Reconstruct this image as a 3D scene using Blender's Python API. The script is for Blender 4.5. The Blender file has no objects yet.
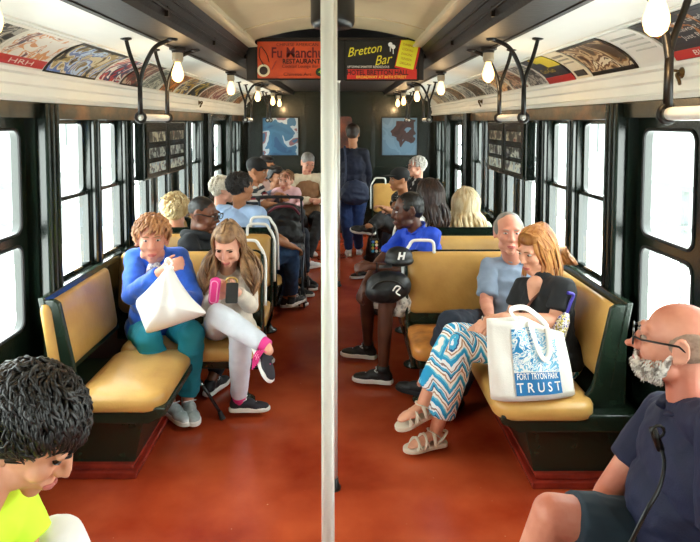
import bpy, bmesh, math, random
import numpy as np
from mathutils import Vector, Matrix, noise
random.seed(7)
PI = math.pi
C = bpy.context.scene.collection
sc = bpy.context.scene

# ------------------------------------------------------------------ camera
CAM = Vector((0.05, 0.0, 1.70)); FPX = 610.0; TH = math.radians(3.3); PCX, PCY = 342.0, 157.0
cam = bpy.data.cameras.new('camera'); cam_o = bpy.data.objects.new('camera', cam); C.objects.link(cam_o)
cam_o.location = CAM; cam_o.rotation_euler = (PI/2 - TH, 0, 0)
cam.sensor_width = 36; cam.lens = FPX/700*36
cam.shift_x = (350-PCX)/700; cam.shift_y = -(271-PCY)/700
cam.clip_start = 0.02
sc.camera = cam_o
# ------------------------------------------------------------------ world: overcast daylight
w = bpy.data.worlds.new('overcast_sky'); sc.world = w; w.use_nodes = True
nt = w.node_tree; nt.nodes.clear()
o_ = nt.nodes.new('ShaderNodeOutputWorld'); b_ = nt.nodes.new('ShaderNodeBackground')
g_ = nt.nodes.new('ShaderNodeTexCoord'); s_ = nt.nodes.new('ShaderNodeSeparateXYZ'); r_ = nt.nodes.new('ShaderNodeValToRGB')
nt.links.new(g_.outputs['Generated'], s_.inputs[0]); nt.links.new(s_.outputs['Z'], r_.inputs[0])
r_.color_ramp.elements[0].position = 0.0; r_.color_ramp.elements[0].color = (.80, .83, .80, 1)
r_.color_ramp.elements[1].position = 0.35; r_.color_ramp.elements[1].color = (.95, 1, .99, 1)
nt.links.new(r_.outputs[0], b_.inputs[0]); b_.inputs[1].default_value = 10.0
nt.links.new(b_.outputs[0], o_.inputs[0])
# ------------------------------------------------------------------ exposure
sc.view_settings.view_transform = 'Standard'; sc.view_settings.look = 'None'
sc.view_settings.exposure = 0.74; sc.view_settings.gamma = 1; sc.view_settings.use_curve_mapping = False
sc.cycles.use_denoising = True
sc.cycles.max_bounces = 10; sc.cycles.diffuse_bounces = 5; sc.cycles.glossy_bounces = 4
sc.cycles.transparent_max_bounces = 16; sc.cycles.sample_clamp_indirect = 8
sc.cycles.caustics_reflective = False; sc.cycles.caustics_refractive = False
def portal(loc, rot, sx, sy):
    l = bpy.data.lights.new('daylight_portal', 'AREA'); l.shape = 'RECTANGLE'; l.size = sx; l.size_y = sy
    l.cycles.is_portal = True
    o = bpy.data.objects.new('daylight_portal', l); C.objects.link(o); o.location = loc; o.rotation_euler = rot
for s in (-1, 1):
    for (y0, y1, z0, z1) in ((1.95, 2.93, .70, 1.68), (3.15, 4.16, .84, 1.72), (4.28, 6.4, .84, 1.72), (6.75, 7.75, .7, 1.68), (8.1, 9.0, .84, 1.72), (-1.2, 1.65, .84, 1.72)):
        portal((s*1.60, (y0+y1)/2, (z0+z1)/2), (PI/2, 0, s*PI/2), y1-y0, z1-z0)

# ------------------------------------------------------------------ materials
def rgb(h):
    if isinstance(h, str):
        v = [int(h[i:i+2], 16)/255 for i in (0, 2, 4)]
        return tuple(c/12.92 if c <= .04045 else ((c+.055)/1.055)**2.4 for c in v) + (1,)
    return tuple(h) + (1,)
MATS = {}
def mat(name, col, rough=.6, metal=0., var=.0, vscale=8., bump=0., bscale=60., col2=None, spec=.5, coat=0., stretch=(1, 1, 1), sheen=0., trans=0., thr=None):
    if name in MATS: return MATS[name]
    m = bpy.data.materials.new(name); m.use_nodes = True; n = m.node_tree; p = n.nodes['Principled BSDF']
    p.inputs['Base Color'].default_value = rgb(col); p.inputs['Roughness'].default_value = rough
    p.inputs['Metallic'].default_value = metal; p.inputs['Specular IOR Level'].default_value = spec
    p.inputs['Coat Weight'].default_value = coat
    if sheen: p.inputs['Sheen Weight'].default_value = sheen
    if trans: p.inputs['Transmission Weight'].default_value = trans
    tc = n.nodes.new('ShaderNodeTexCoord'); mp = n.nodes.new('ShaderNodeMapping'); n.links.new(tc.outputs['Object'], mp.inputs[0])
    mp.inputs['Scale'].default_value = stretch
    if var or col2 is not None:
        t = n.nodes.new('ShaderNodeTexNoise'); t.inputs['Scale'].default_value = vscale; t.inputs['Detail'].default_value = 5
        n.links.new(mp.outputs[0], t.inputs[0])
        r = n.nodes.new('ShaderNodeValToRGB'); a = rgb(col)
        c2 = rgb(col2) if col2 is not None else tuple(min(1, c*(1-var)) for c in a[:3]) + (1,)
        r.color_ramp.elements[0].color = c2; r.color_ramp.elements[1].color = a
        lo, hi = thr if thr else (.35, .62)
        r.color_ramp.elements[0].position = lo; r.color_ramp.elements[1].position = hi
        n.links.new(t.outputs[0], r.inputs[0]); n.links.new(r.outputs[0], p.inputs['Base Color'])
    if bump:
        t = n.nodes.new('ShaderNodeTexNoise'); t.inputs['Scale'].default_value = bscale; t.inputs['Detail'].default_value = 4
        n.links.new(mp.outputs[0], t.inputs[0]); b = n.nodes.new('ShaderNodeBump'); b.inputs['Strength'].default_value = bump
        b.inputs['Distance'].default_value = .01
        n.links.new(t.outputs[0], b.inputs['Height']); n.links.new(b.outputs[0], p.inputs['Normal'])
    MATS[name] = m; return m
def emit(name, col, st):
    if name in MATS: return MATS[name]
    m = bpy.data.materials.new(name); m.use_nodes = True; p = m.node_tree.nodes['Principled BSDF']
    p.inputs['Base Color'].default_value = rgb(col); p.inputs['Emission Color'].default_value = rgb(col); p.inputs['Emission Strength'].default_value = st
    MATS[name] = m; return m
def glassmat(name, tint=(.97, 1, .99), gl=.08):
    if name in MATS: return MATS[name]
    m = bpy.data.materials.new(name); m.use_nodes = True; n = m.node_tree; n.nodes.clear()
    o = n.nodes.new('ShaderNodeOutputMaterial'); t = n.nodes.new('ShaderNodeBsdfTransparent'); g = n.nodes.new('ShaderNodeBsdfGlossy')
    t.inputs[0].default_value = tint + (1,); g.inputs['Roughness'].default_value = .05
    f = n.nodes.new('ShaderNodeFresnel'); f.inputs[0].default_value = 1.45
    x = n.nodes.new('ShaderNodeMixShader'); gm = n.nodes.new('ShaderNodeNewGeometry'); sb = n.nodes.new('ShaderNodeMath'); sb.operation = 'SUBTRACT'; sb.inputs[0].default_value = 1.0; n.links.new(gm.outputs['Backfacing'], sb.inputs[1])
    mu = n.nodes.new('ShaderNodeMath'); mu.operation = 'MULTIPLY'; n.links.new(f.outputs[0], mu.inputs[0]); n.links.new(sb.outputs[0], mu.inputs[1])
    n.links.new(mu.outputs[0], x.inputs[0]); n.links.new(t.outputs[0], x.inputs[1]); n.links.new(g.outputs[0], x.inputs[2])
    n.links.new(x.outputs[0], o.inputs[0]); MATS[name] = m; return m

GREEN = mat('dark_green_paint', '101c15', .26, var=.35, vscale=5, bump=.12, bscale=25, spec=.6)
GREENP = mat('worn_green_panel', '162019', .2, var=.35, vscale=3, bump=.08, bscale=12, spec=.7, col2='0c130f')
SEATG = mat('seat_green_paint', '1b291e', .26, var=.4, vscale=9, bump=.1, bscale=40, spec=.5)
BROWNB = mat('header_worn_brown', '6d4320', .35, col2='23231a', vscale=9, bump=.2, bscale=30, thr=(.45, .66), stretch=(1, .5, 1))
BEAM = mat('brown_beam_paint', '20150b', .5, var=.4, vscale=4, bump=.15, bscale=30, spec=.3)
WHITE = mat('cream_white_paint', 'e9eae2', .38, var=.06, vscale=3, bump=.05, bscale=14)
CREAM = mat('cream_ceiling_paint', 'b8a684', .42, var=.15, vscale=2.5, bump=.06, bscale=10)
DARKW = mat('dark_brown_ceiling', '1c110a', .5, var=.3, vscale=3)
FLOORM = mat('red_painted_floor', 'bb522c', .24, col2='8c2912', vscale=1.9, bump=.06, bscale=22, spec=.55, thr=(.32, .68))
_n = FLOORM.node_tree; _p = _n.nodes['Principled BSDF']; _src = _p.inputs['Base Color'].links[0].from_socket
_tc = _n.nodes.new('ShaderNodeTexCoord'); _t = _n.nodes.new('ShaderNodeTexNoise'); _t.inputs['Scale'].default_value = 38; _t.inputs['Detail'].default_value = 3
_n.links.new(_tc.outputs['Object'], _t.inputs[0]); _r = _n.nodes.new('ShaderNodeValToRGB'); _r.color_ramp.elements[0].position = .745; _r.color_ramp.elements[1].position = .80
_n.links.new(_t.outputs[0], _r.inputs[0]); _m = _n.nodes.new('ShaderNodeMix'); _m.data_type = 'RGBA'; _n.links.new(_r.outputs[0], _m.inputs[0]); _n.links.new(_src, _m.inputs[6]); _m.inputs[7].default_value = rgb('d49a78'); _n.links.new(_m.outputs[2], _p.inputs['Base Color'])
REDT = mat('red_toe_paint', '8e2c1e', .22, var=.35, vscale=10, bump=.15, bscale=25, spec=.6)
RATTAN = mat('varnished_rattan', 'cda15a', .3, col2='a5773a', vscale=3.5, bump=.12, bscale=45, thr=(.2, .62), spec=.45)
RATTANT = mat('worn_orange_rattan', 'c48440', .3, col2='8c5226', vscale=9, bump=.2, bscale=25, thr=(.35, .6))
IRON = mat('black_iron', '15110d', .4, metal=.3, var=.2, bump=.1)
ENAMEL = mat('white_enamel', 'efeee8', .2, var=.05, vscale=15, spec=.6)
POLEM = mat('pole_white_enamel', 'e3e4dc', .16, var=.06, vscale=9, spec=.7)
BRASS = mat('aged_brass', '6d5430', .35, metal=.8, var=.4, vscale=20)
CHROME = mat('chrome_metal', 'c8c8c8', .2, metal=1.)
BULB = emit('bulb_glow', (1.0, .64, .27), 1.9)
SOCK = mat('socket_porcelain', 'b9a88c', .35, var=.2)
GLASS = glassmat('window_glass')
BLACK = mat('black_plastic', '0c0c0e', .35)
RUBBER = mat('black_rubber', '141414', .7)

# ------------------------------------------------------------------ mesh helpers
def obj(name, bm, m=None, parent=None, smooth=False, auto=False, sub=0, bevel=0):
    me = bpy.data.meshes.new(name); bm.normal_update(); bm.to_mesh(me); bm.free()
    o = bpy.data.objects.new(name, me); C.objects.link(o)
    if m is not None: me.materials.append(m)
    if smooth: me.polygons.foreach_set('use_smooth', [True]*len(me.polygons))
    if parent is not None: put(o, parent)
    if bevel:
        b = o.modifiers.new('bevel', 'BEVEL'); b.width = bevel; b.segments = 2; b.limit_method = 'ANGLE'
    if sub:
        b = o.modifiers.new('sub', 'SUBSURF'); b.levels = sub; b.render_levels = sub
    return o
def worldmat(p):
    b = Matrix.LocRotScale(p.location, p.rotation_euler, p.scale)
    return worldmat(p.parent) @ p.matrix_parent_inverse @ b if p.parent else b
def put(o, parent):                     # child keeps the world coordinates it was built in
    o.parent = parent; o.matrix_parent_inverse = worldmat(parent).inverted()
def thing(name, label, cat, loc=(0, 0, 0), group=None):
    o = bpy.data.objects.new(name, None); C.objects.link(o); o.location = loc; o.empty_display_size = .05
    o['label'] = label; o['category'] = cat
    if group: o['group'] = group
    return o
def tag(o, label, cat, group=None, kind=None):
    if label: o['label'] = label
    if cat: o['category'] = cat
    if group: o['group'] = group
    if kind: o['kind'] = kind
    return o
def struct(name, bm, m, parent=None, **k):
    o = obj(name, bm, m, parent, **k)
    if parent is None: o['kind'] = 'structure'
    return o
def box(bm, x0, x1, y0, y1, z0, z1):
    v = [bm.verts.new((x, y, z)) for x in (min(x0, x1), max(x0, x1)) for y in (min(y0, y1), max(y0, y1)) for z in (min(z0, z1), max(z0, z1))]
    for f in ((0, 1, 3, 2), (4, 6, 7, 5), (0, 4, 5, 1), (2, 3, 7, 6), (0, 2, 6, 4), (1, 5, 7, 3)): bm.faces.new([v[i] for i in f])
    return v
def B(*a): bm = bmesh.new(); box(bm, *a); return bm
def frame_to(d):
    d = Vector(d).normalized(); up = Vector((0, 0, 1)) if abs(d.z) < .95 else Vector((0, 1, 0))
    x = d.cross(up).normalized(); y = x.cross(d).normalized()
    return x, y
def tube(bm, pts, r, n=10, closed=False, cap=True, flat=None):
    pts = [Vector(p) for p in pts]; rs = r if isinstance(r, (list, tuple)) else [r]*len(pts)
    rings = []; px = None
    for i, p in enumerate(pts):
        if closed: d = pts[(i+1) % len(pts)] - pts[i-1]
        else: d = pts[min(i+1, len(pts)-1)] - pts[max(i-1, 0)]
        if d.length < 1e-9: d = Vector((0, 0, 1))
        d.normalize()
        if px is None: x, y = frame_to(d)
        else:
            x = px - d*px.dot(d)
            if x.length < 1e-6: x, _ = frame_to(d)
            x.normalize(); y = d.cross(x)
        px = x
        y = d.cross(x)
        rings.append([bm.verts.new(p + (x*math.cos(2*PI*k/n) + y*math.sin(2*PI*k/n)*(flat or 1))*rs[i]) for k in range(n)])
    m = len(rings)
    for i in range(m if closed else m-1):
        a, b = rings[i], rings[(i+1) % m]
        for k in range(n): bm.faces.new((a[k], a[(k+1) % n], b[(k+1) % n], b[k]))
    if cap and not closed:
        bm.faces.new(rings[0][::-1]); bm.faces.new(rings[-1])
def lathe(bm, prof, c=(0, 0, 0), axis=(0, 0, 1), n=24):
    ax = Vector(axis).normalized(); x, y = frame_to(ax); c = Vector(c); rings = []
    for (r, h) in prof:
        if r < 1e-6: rings.append([bm.verts.new(c + ax*h)])
        else: rings.append([bm.verts.new(c + ax*h + (x*math.cos(2*PI*k/n) + y*math.sin(2*PI*k/n))*r) for k in range(n)])
    for a, b in zip(rings, rings[1:]):
        if len(a) == 1 and len(b) == 1: continue
        for k in range(n):
            k2 = (k+1) % n
            if len(a) == 1: bm.faces.new((a[0], b[k2], b[k]))
            elif len(b) == 1: bm.faces.new((a[k], a[k2], b[0]))
            else: bm.faces.new((a[k], a[k2], b[k2], b[k]))
    if len(rings[0]) > 1: bm.faces.new(rings[0][::-1])
    if len(rings[-1]) > 1: bm.faces.new(rings[-1])
def prism(bm, prof, a, b, axis='y'):      # prof: list of (u,v); axis y -> (x,z)
    def V(u, v, t): return {'y': (u, t, v), 'x': (t, u, v), 'z': (u, v, t)}[axis]
    A = [bm.verts.new(V(u, v, a)) for u, v in prof]; Bv = [bm.verts.new(V(u, v, b)) for u, v in prof]
    n = len(prof)
    for i in range(n): bm.faces.new((A[i], A[(i+1) % n], Bv[(i+1) % n], Bv[i]))
    bm.faces.new(A[::-1]); bm.faces.new(Bv)
    bmesh.ops.recalc_face_normals(bm, faces=bm.faces)
def arc(c, r, a0, a1, n=10):
    return [(c[0]+r*math.cos(a0+(a1-a0)*i/n), c[1]+r*math.sin(a0+(a1-a0)*i/n)) for i in range(n+1)]
def rrect(x0, x1, y0, y1, r, n=5):
    r = min(r, (x1-x0)/2-1e-4, (y1-y0)/2-1e-4); p = []
    for cx, cy, a in ((x1-r, y1-r, 0), (x0+r, y1-r, PI/2), (x0+r, y0+r, PI), (x1-r, y0+r, 1.5*PI)):
        p += arc((cx, cy), r, a, a+PI/2, n)
    return p
def bez(p0, p1, p2, p3, n=12):
    p0, p1, p2, p3 = map(Vector, (p0, p1, p2, p3)); out = []
    for i in range(n+1):
        t = i/n; u = 1-t; out.append(p0*u**3+p1*3*u*u*t+p2*3*u*t*t+p3*t**3)
    return out
def spline(pts, n=8):
    P = [Vector(p) for p in pts]; out = []
    for i in range(len(P)-1):
        a = P[max(i-1, 0)]; b = P[i]; c = P[i+1]; d = P[min(i+2, len(P)-1)]
        for k in range(n):
            t = k/n; out.append(.5*((2*b)+(c-a)*t+(2*a-5*b+4*c-d)*t*t+(3*b-a-3*c+d)*t**3))
    out.append(P[-1]); return out
def holes(outers, hl, thick):            # 2D region with holes -> slab bmesh in XY, z 0..thick
    cu = bpy.data.curves.new('c', 'CURVE'); cu.dimensions = '2D'; cu.fill_mode = 'BOTH'; cu.extrude = thick/2
    for loop in list(outers)+list(hl):
        s = cu.splines.new('POLY'); s.points.add(len(loop)-1); s.use_cyclic_u = True
        for i, (x, y) in enumerate(loop): s.points[i].co = (x, y, 0, 1)
    return curve_bm(cu)
def curve_bm(cu):
    o = bpy.data.objects.new('c', cu); C.objects.link(o); dg = bpy.context.evaluated_depsgraph_get(); dg.update()
    me = bpy.data.meshes.new_from_object(o.evaluated_get(dg)); bm = bmesh.new(); bm.from_mesh(me)
    bpy.data.objects.remove(o); bpy.data.meshes.remove(me); bpy.data.curves.remove(cu); return bm
def text_bm(s, size=1., shear=0., thick=.0, width=None, bold=0.):
    cu = bpy.data.curves.new('t', 'FONT'); cu.body = s; cu.size = size; cu.shear = shear; cu.extrude = thick; cu.align_x = 'CENTER'; cu.align_y = 'CENTER'; cu.offset = bold
    cu.resolution_u = 3
    bm = curve_bm(cu)
    if width:
        xs = [v.co.x for v in bm.verts]; k = width/(max(xs)-min(xs)); c = (max(xs)+min(xs))/2
        for v in bm.verts: v.co.x = (v.co.x-c)*k
    return bm
def xf(bm, f):
    for v in bm.verts: v.co = Vector(f(v.co.x, v.co.y, v.co.z))
    bmesh.ops.recalc_face_normals(bm, faces=bm.faces)
    return bm
def P(px, py, Y):                        # point of the car seen at a measured place, at distance Y along the car
    u = (px-PCX)/FPX; v = (PCY-py)/FPX
    d = Vector((u, math.cos(TH)+v*math.sin(TH), -math.sin(TH)+v*math.cos(TH)))
    return CAM + d*((Y-CAM.y)/d.y)
def F(px, py, z=0.):
    u = (px-PCX)/FPX; v = (PCY-py)/FPX
    d = Vector((u, math.cos(TH)+v*math.sin(TH), -math.sin(TH)+v*math.cos(TH)))
    return CAM + d*((z-CAM.z)/d.z)
# =================================================================== the car
W = 1.44; YB = -1.3; YE = 9.25
struct('floor', B(-1.52, 1.52, YB, YE+.05, -.06, 0), FLOORM)
WIN = [(-.95, -.55), (-.42, -.04), (.08, .48), (.62, 1.02), (1.2, 1.6), (3.20, 3.60), (3.73, 4.11), (4.30, 4.66), (4.86, 5.16), (5.47, 5.80), (5.99, 6.36), (8.12, 8.46), (8.62, 8.95)]
DOORS = [(1.86, 2.96), (6.70, 7.80)]
ZS, ZT = .85, 1.71
for s, side in ((-1, 'left'), (1, 'right')):
    def flip(x, y, z, s=s): return (s*(W+z), x, y)
    outer = [(YB, 0)]
    for d0, d1 in DOORS: outer += [(d0, 0), (d0, 1.78), (d1, 1.78), (d1, 0)]
    outer += [(YE, 0), (YE, 1.95), (YB, 1.95)]
    hs = [[(a, ZS), (b, ZS), (b, ZT), (a, ZT)] for a, b in WIN]
    bm = holes([outer], hs, .07); xf(bm, lambda x, y, z: flip(x, y, z+.035))
    struct('wall_'+side, bm, GREEN)
    # worn brown header band over the windows
    bm = bmesh.new()
    for a, b in ((3.02, 6.55), (7.95, YE), (YB, 1.75)): box(bm, s*(W-.012), s*W, a, b, ZT+.002, 1.80)
    struct('trim_1' if s < 0 else 'trim_2', bm, BROWNB, bevel=.003)
    # window sill ledge
    bm = bmesh.new()
    for a, b in ((3.04, 6.55), (7.95, YE), (YB, 1.75)): box(bm, s*(W-.055), s*W, a, b, ZS-.04, ZS)
    struct('trim_3' if s < 0 else 'trim_4', bm, GREENP, bevel=.008)
    # cast pillars with beads
    bm = bmesh.new()
    for a in (1.74, 2.98, 6.58, 7.82):
        box(bm, s*(W-.05), s*W, a, a+.10, 0, 1.79)
        for k in (.0, .05, .10): tube(bm, [(s*(W-.052), a+k, 0), (s*(W-.052), a+k, 1.79)], .012, 8)
    struct('trim_5' if s < 0 else 'trim_6', bm, GREEN)
    # flat pressed steel panel beside the door pillar, slim mullion posts between windows
    bm = bmesh.new()
    box(bm, s*(W-.018), s*W, 3.09, 3.185, ZS, ZT)
    for a, b in ((3.615, 3.715), (4.125, 4.165), (4.255, 4.285), (4.675, 4.845), (5.175, 5.2), (5.42, 5.455), (5.815, 5.975), (6.375, 6.41)):
        box(bm, s*(W-.022), s*W, a, b, ZS, ZT)
        tube(bm, [(s*(W-.024), (a+b)/2, ZS), (s*(W-.024), (a+b)/2, ZT)], .009, 8)
    struct('trim_7' if s < 0 else 'trim_8', bm, GREENP, bevel=.003)
    # heater skirting
    struct('baseboard_'+side, B(s*(W-.03), s*W, 3.1, 6.55, 0, .12), REDT)
    # windows
    wn = 0
    for i, (a, b) in enumerate(WIN):
        e = bpy.data.objects.new('window_%d' % (i+1+(0 if s < 0 else 20)), None); C.objects.link(e); e.location = (s*W, (a+b)/2, ZS); e['kind'] = 'structure'
        zm = 1.285
        for nm, z0, z1, dx in (('upper_sash', zm-.012, ZT, .045), ('lower_sash', ZS, zm+.012, .02)):
            f = .022
            bm = holes([[(a, z0), (b, z0), (b, z1), (a, z1)]], [rrect(a+f, b-f, z0+f, z1-f, .035 if nm == 'upper_sash' else .008)], .022)
            xf(bm, lambda x, y, z: (s*(W+dx+z), x, y)); sh = obj(nm, bm, GREENP, e)
            obj('pane', B(s*(W+dx-.002), s*(W+dx+.002), a+f-.004, b-f+.004, z0+f-.004, z1-f+.004), GLASS, sh)
        lh = bmesh.new(); tube(lh, [(s*(W+.005), (a+b)/2-.04, ZS+.02), (s*(W-.012), (a+b)/2-.03, ZS+.025), (s*(W-.012), (a+b)/2+.03, ZS+.025), (s*(W+.005), (a+b)/2+.04, ZS+.02)], .005, 8)
        obj('lift_handle', lh, BRASS, e)
    # sliding doors, two leaves per doorway
    for k, (d0, d1) in enumerate(DOORS):
        e = bpy.data.objects.new('door_%d' % (k+1+(0 if s < 0 else 2)), None); C.objects.link(e); e.location = (s*1.5, (d0+d1)/2, 0); e['kind'] = 'structure'
        mid = (d0+d1)/2-.02
        for (a, b) in ((d0-.03, mid), (mid, d1+.03)):
            a1, b1 = a+.085, b-.085
            u = rrect(a1, b1, 1.165, 1.665, .05); l = rrect(a1, b1, .70, 1.11, .05)
            bm = holes([[(a, .0), (b, .0), (b, 1.79), (a, 1.79)]], [u, l], .04)
            xf(bm, lambda x, y, z: (s*(1.51+z), x, y)); lf = obj('door_leaf', bm, GREEN, e, bevel=.004)
            for (z0, z1) in ((1.165, 1.665), (.70, 1.11)):
                obj('pane', B(s*1.515, s*1.519, a1-.004, b1+.004, z0-.004, z1+.004), GLASS, lf)
                g = bmesh.new(); tube(g, [(s*1.489, y, z) for y, z in rrect(a1, b1, z0, z1, .05)], .008, 6, closed=True); obj('pane_gasket', g, RUBBER, lf)
        struct('trim_%d' % (30+k+(0 if s < 0 else 2)), B(s*1.42, s*1.50, d0-.02, d1+.02, 1.72, 1.80), GREEN)
    # white cornice moulding under the advertising cards
    prof = [(1.47, 1.795), (1.40, 1.795), (1.395, 1.815), (1.41, 1.825), (1.41, 1.865), (1.40, 1.875), (1.40, 1.915), (1.385, 1.925), (1.385, 1.94), (1.47, 1.94)]
    bm = bmesh.new(); prism(bm, [(s*x, z) for x, z in prof], YB, YE); struct('trim_9' if s < 0 else 'trim_10', bm, WHITE)
    # coved lower deck ceiling
    cv = [(1.47, 1.92)] + [tuple(Vector((1.40, 1.935)).lerp(Vector((1.40, 1.935)), 0))]
    pts = bez((1.402, 1.935, 0), (1.38, 1.99, 0), (1.30, 2.055, 0), (1.19, 2.082, 0), 10) + bez((1.19, 2.082, 0), (1.08, 2.108, 0), (.98, 2.122, 0), (.86, 2.125, 0), 5)[1:]
    prof = [(s*p.x, p.y) for p in pts] + [(s*.86, 2.16), (s*1.47, 2.16), (s*1.47, 1.935)]
    bm = bmesh.new(); prism(bm, prof, YB, YE); struct('trim_11' if s < 0 else 'trim_12', bm, WHITE)
    bm = bmesh.new(); box(bm, s*1.165, s*1.185, YB, YE, 2.078, 2.09); struct('trim_13' if s < 0 else 'trim_14', bm, WHITE)
    # brown ventilator beam with slot openings
    bm = bmesh.new(); prism(bm, [(s*.885, 2.112), (s*.70, 2.112), (s*.69, 2.135), (s*.64, 2.20), (s*.62, 2.235), (s*.62, 2.29), (s*.885, 2.29)], YB, YE)
    struct('beam_'+side, bm, BEAM)
    bm = bmesh.new(); y = YB+.1
    prism(bm, [(s*.895, 2.106), (s*.87, 2.106), (s*.87, 2.125), (s*.895, 2.125)], YB, YE)
    prism(bm, [(s*.715, 2.106), (s*.69, 2.106), (s*.685, 2.12), (s*.715, 2.125)], YB, YE)
    for a, b in ((.665, 2.160), (.640, 2.196)): tube(bm, [(s*a, YB, b), (s*a, 4.42, b)], .007, 6)
    while y < 4.2: box(bm, s*.675, s*.66, y, y+.02, 2.13, 2.175); y += .93
    struct('trim_15' if s < 0 else 'trim_16', bm, BEAM)
    # cream ledge of the upper deck
    bm = bmesh.new(); prism(bm, [(s*.64, 2.232), (s*.56, 2.236), (s*.555, 2.246), (s*.575, 2.256), (s*.575, 2.30), (s*.64, 2.30)], YB, 4.42)
    struct('trim_17' if s < 0 else 'trim_18', bm, CREAM)
# upper deck ceiling, arched, with seams
bm = bmesh.new(); top = [(x, 2.275+.10*(1-(x/.6)**2)) for x in np.linspace(-.6, .6, 17)]
prism(bm, top+[(.6, 2.46), (-.6, 2.46)], YB, 4.42); struct('ceiling', bm, CREAM)
bm = bmesh.new()
for y in (.3, 1.5, 2.7, 3.9):
    tube(bm, [(x, y, z-.001) for x, z in top], .007, 6)
for x in (-.0,): tube(bm, [(x, YB, 2.375), (x, 4.42, 2.375)], .006, 6)
struct('trim_19', bm, CREAM)
struct('trim_20', B(-.66, .66, 4.46, YE, 2.16, 2.22), DARKW)     # flat dark brown slab between the beams beyond the sign board
# roof and end walls
struct('roof', B(-1.54, 1.54, YB-.1, YE+.1, 2.47, 2.52), DARKW)
struct('wall_back', B(-1.54, 1.54, YB-.08, YB, 0, 2.5), GREEN)
bm = holes([[(-1.54, 0), (1.54, 0), (1.54, 2.5), (-1.54, 2.5)]], [[(-.36, .0001), (.36, .0001), (.36, 1.95), (-.36, 1.95)]], .06)
xf(bm, lambda x, y, z: (x, YE+.03+z, y)); struct('wall_far', bm, GREEN)
bm = bmesh.new()
for x in (-1.36, -.52, .52, 1.36):
    box(bm, x-.02, x+.02, YE-.02, YE, 0, 2.12)
for z in (1.0,): box(bm, -1.4, -.42, YE-.015, YE, z-.02, z+.02); box(bm, .42, 1.4, YE-.015, YE, z-.02, z+.02)
struct('trim_21', bm, GREEN, bevel=.004)
e = bpy.data.objects.new('door_5', None); C.objects.link(e); e.location = (0, YE+.03, 0); e['kind'] = 'structure'
bm = holes([[(-.36, 0), (.36, 0), (.36, 1.95), (-.36, 1.95)]], [rrect(-.2, .2, 1.12, 1.78, .04)], .04); xf(bm, lambda x, y, z: (x, YE+.04+z, y)); obj('door_leaf', bm, GREEN, e)
obj('pane', B(-.21, .21, YE+.04, YE+.045, 1.11, 1.79), GLASS, e)
bm = bmesh.new(); tube(bm, [(.28, YE-.0, 1.0), (.28, YE-.04, 1.02), (.28, YE-.04, 1.16), (.28, YE, 1.18)], .01, 8); obj('door_handle', bm, BRASS, e)
struct('trim_22', B(-.9, .9, YE+.5, YE+.55, .0, 2.3), mat('next_car_bulkhead', '7a3a20', .5, col2='2a120a', vscale=4))

# ------------------------------------------------------------------ outside: pale elevated line buildings beyond the glass
PALE = mat('pale_facade', '7c807e', .8, col2='606462', vscale=1.5)
PALE2 = mat('pale_steel', '505654', .7)
for i, (s, y, wd, h) in enumerate(((-1, 6, 8, 2.2), (-1, 17, 9, 3.0), (1, 7, 8, 2.4), (1, 18, 9, 3.4), (-1, 31, 14, 4), (1, 33, 14, 3.6))):
    t = thing('building', ['low pale building seen through the left windows near the lady in blue', 'second pale building down the line outside the left windows', 'low pale building seen through the right windows behind the orange haired woman', 'second pale building down the line outside the right windows', 'farthest pale building outside on the left', 'farthest pale building outside on the right'][i], 'building', (s*14, y, -3))
    obj('facade', B(s*13, s*17, y-wd/2, y+wd/2, -4, h-1.2), PALE, t)
    obj('roof', B(s*12.8, s*17.2, y-wd/2-.2, y+wd/2+.2, h-1.2, h-.95), PALE2, t)
    yy = y-wd/2+.8
    while yy < y+wd/2-1:
        wf = obj('window', B(s*12.93, s*13.0, yy, yy+1.0, h-3.4, h-1.9), PALE2, t); yy += 2.0
for s in (-1, 1):
    t = thing('platform_railing', 'pale steel railing outside the %s windows' % ('left' if s < 0 else 'right'), 'railing', (s*4, 8, -1), group=None)
    for k in range(14): obj('post', B(s*4.0, s*4.06, k*1.6-1, k*1.6-.94, -1.2, .95), PALE2, t)
    obj('top_rail', B(s*3.98, s*4.08, -1.2, 21, .9, .97), PALE2, t); obj('lower_rail', B(s*3.99, s*4.07, -1.2, 21, .45, .5), PALE2, t)

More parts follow.
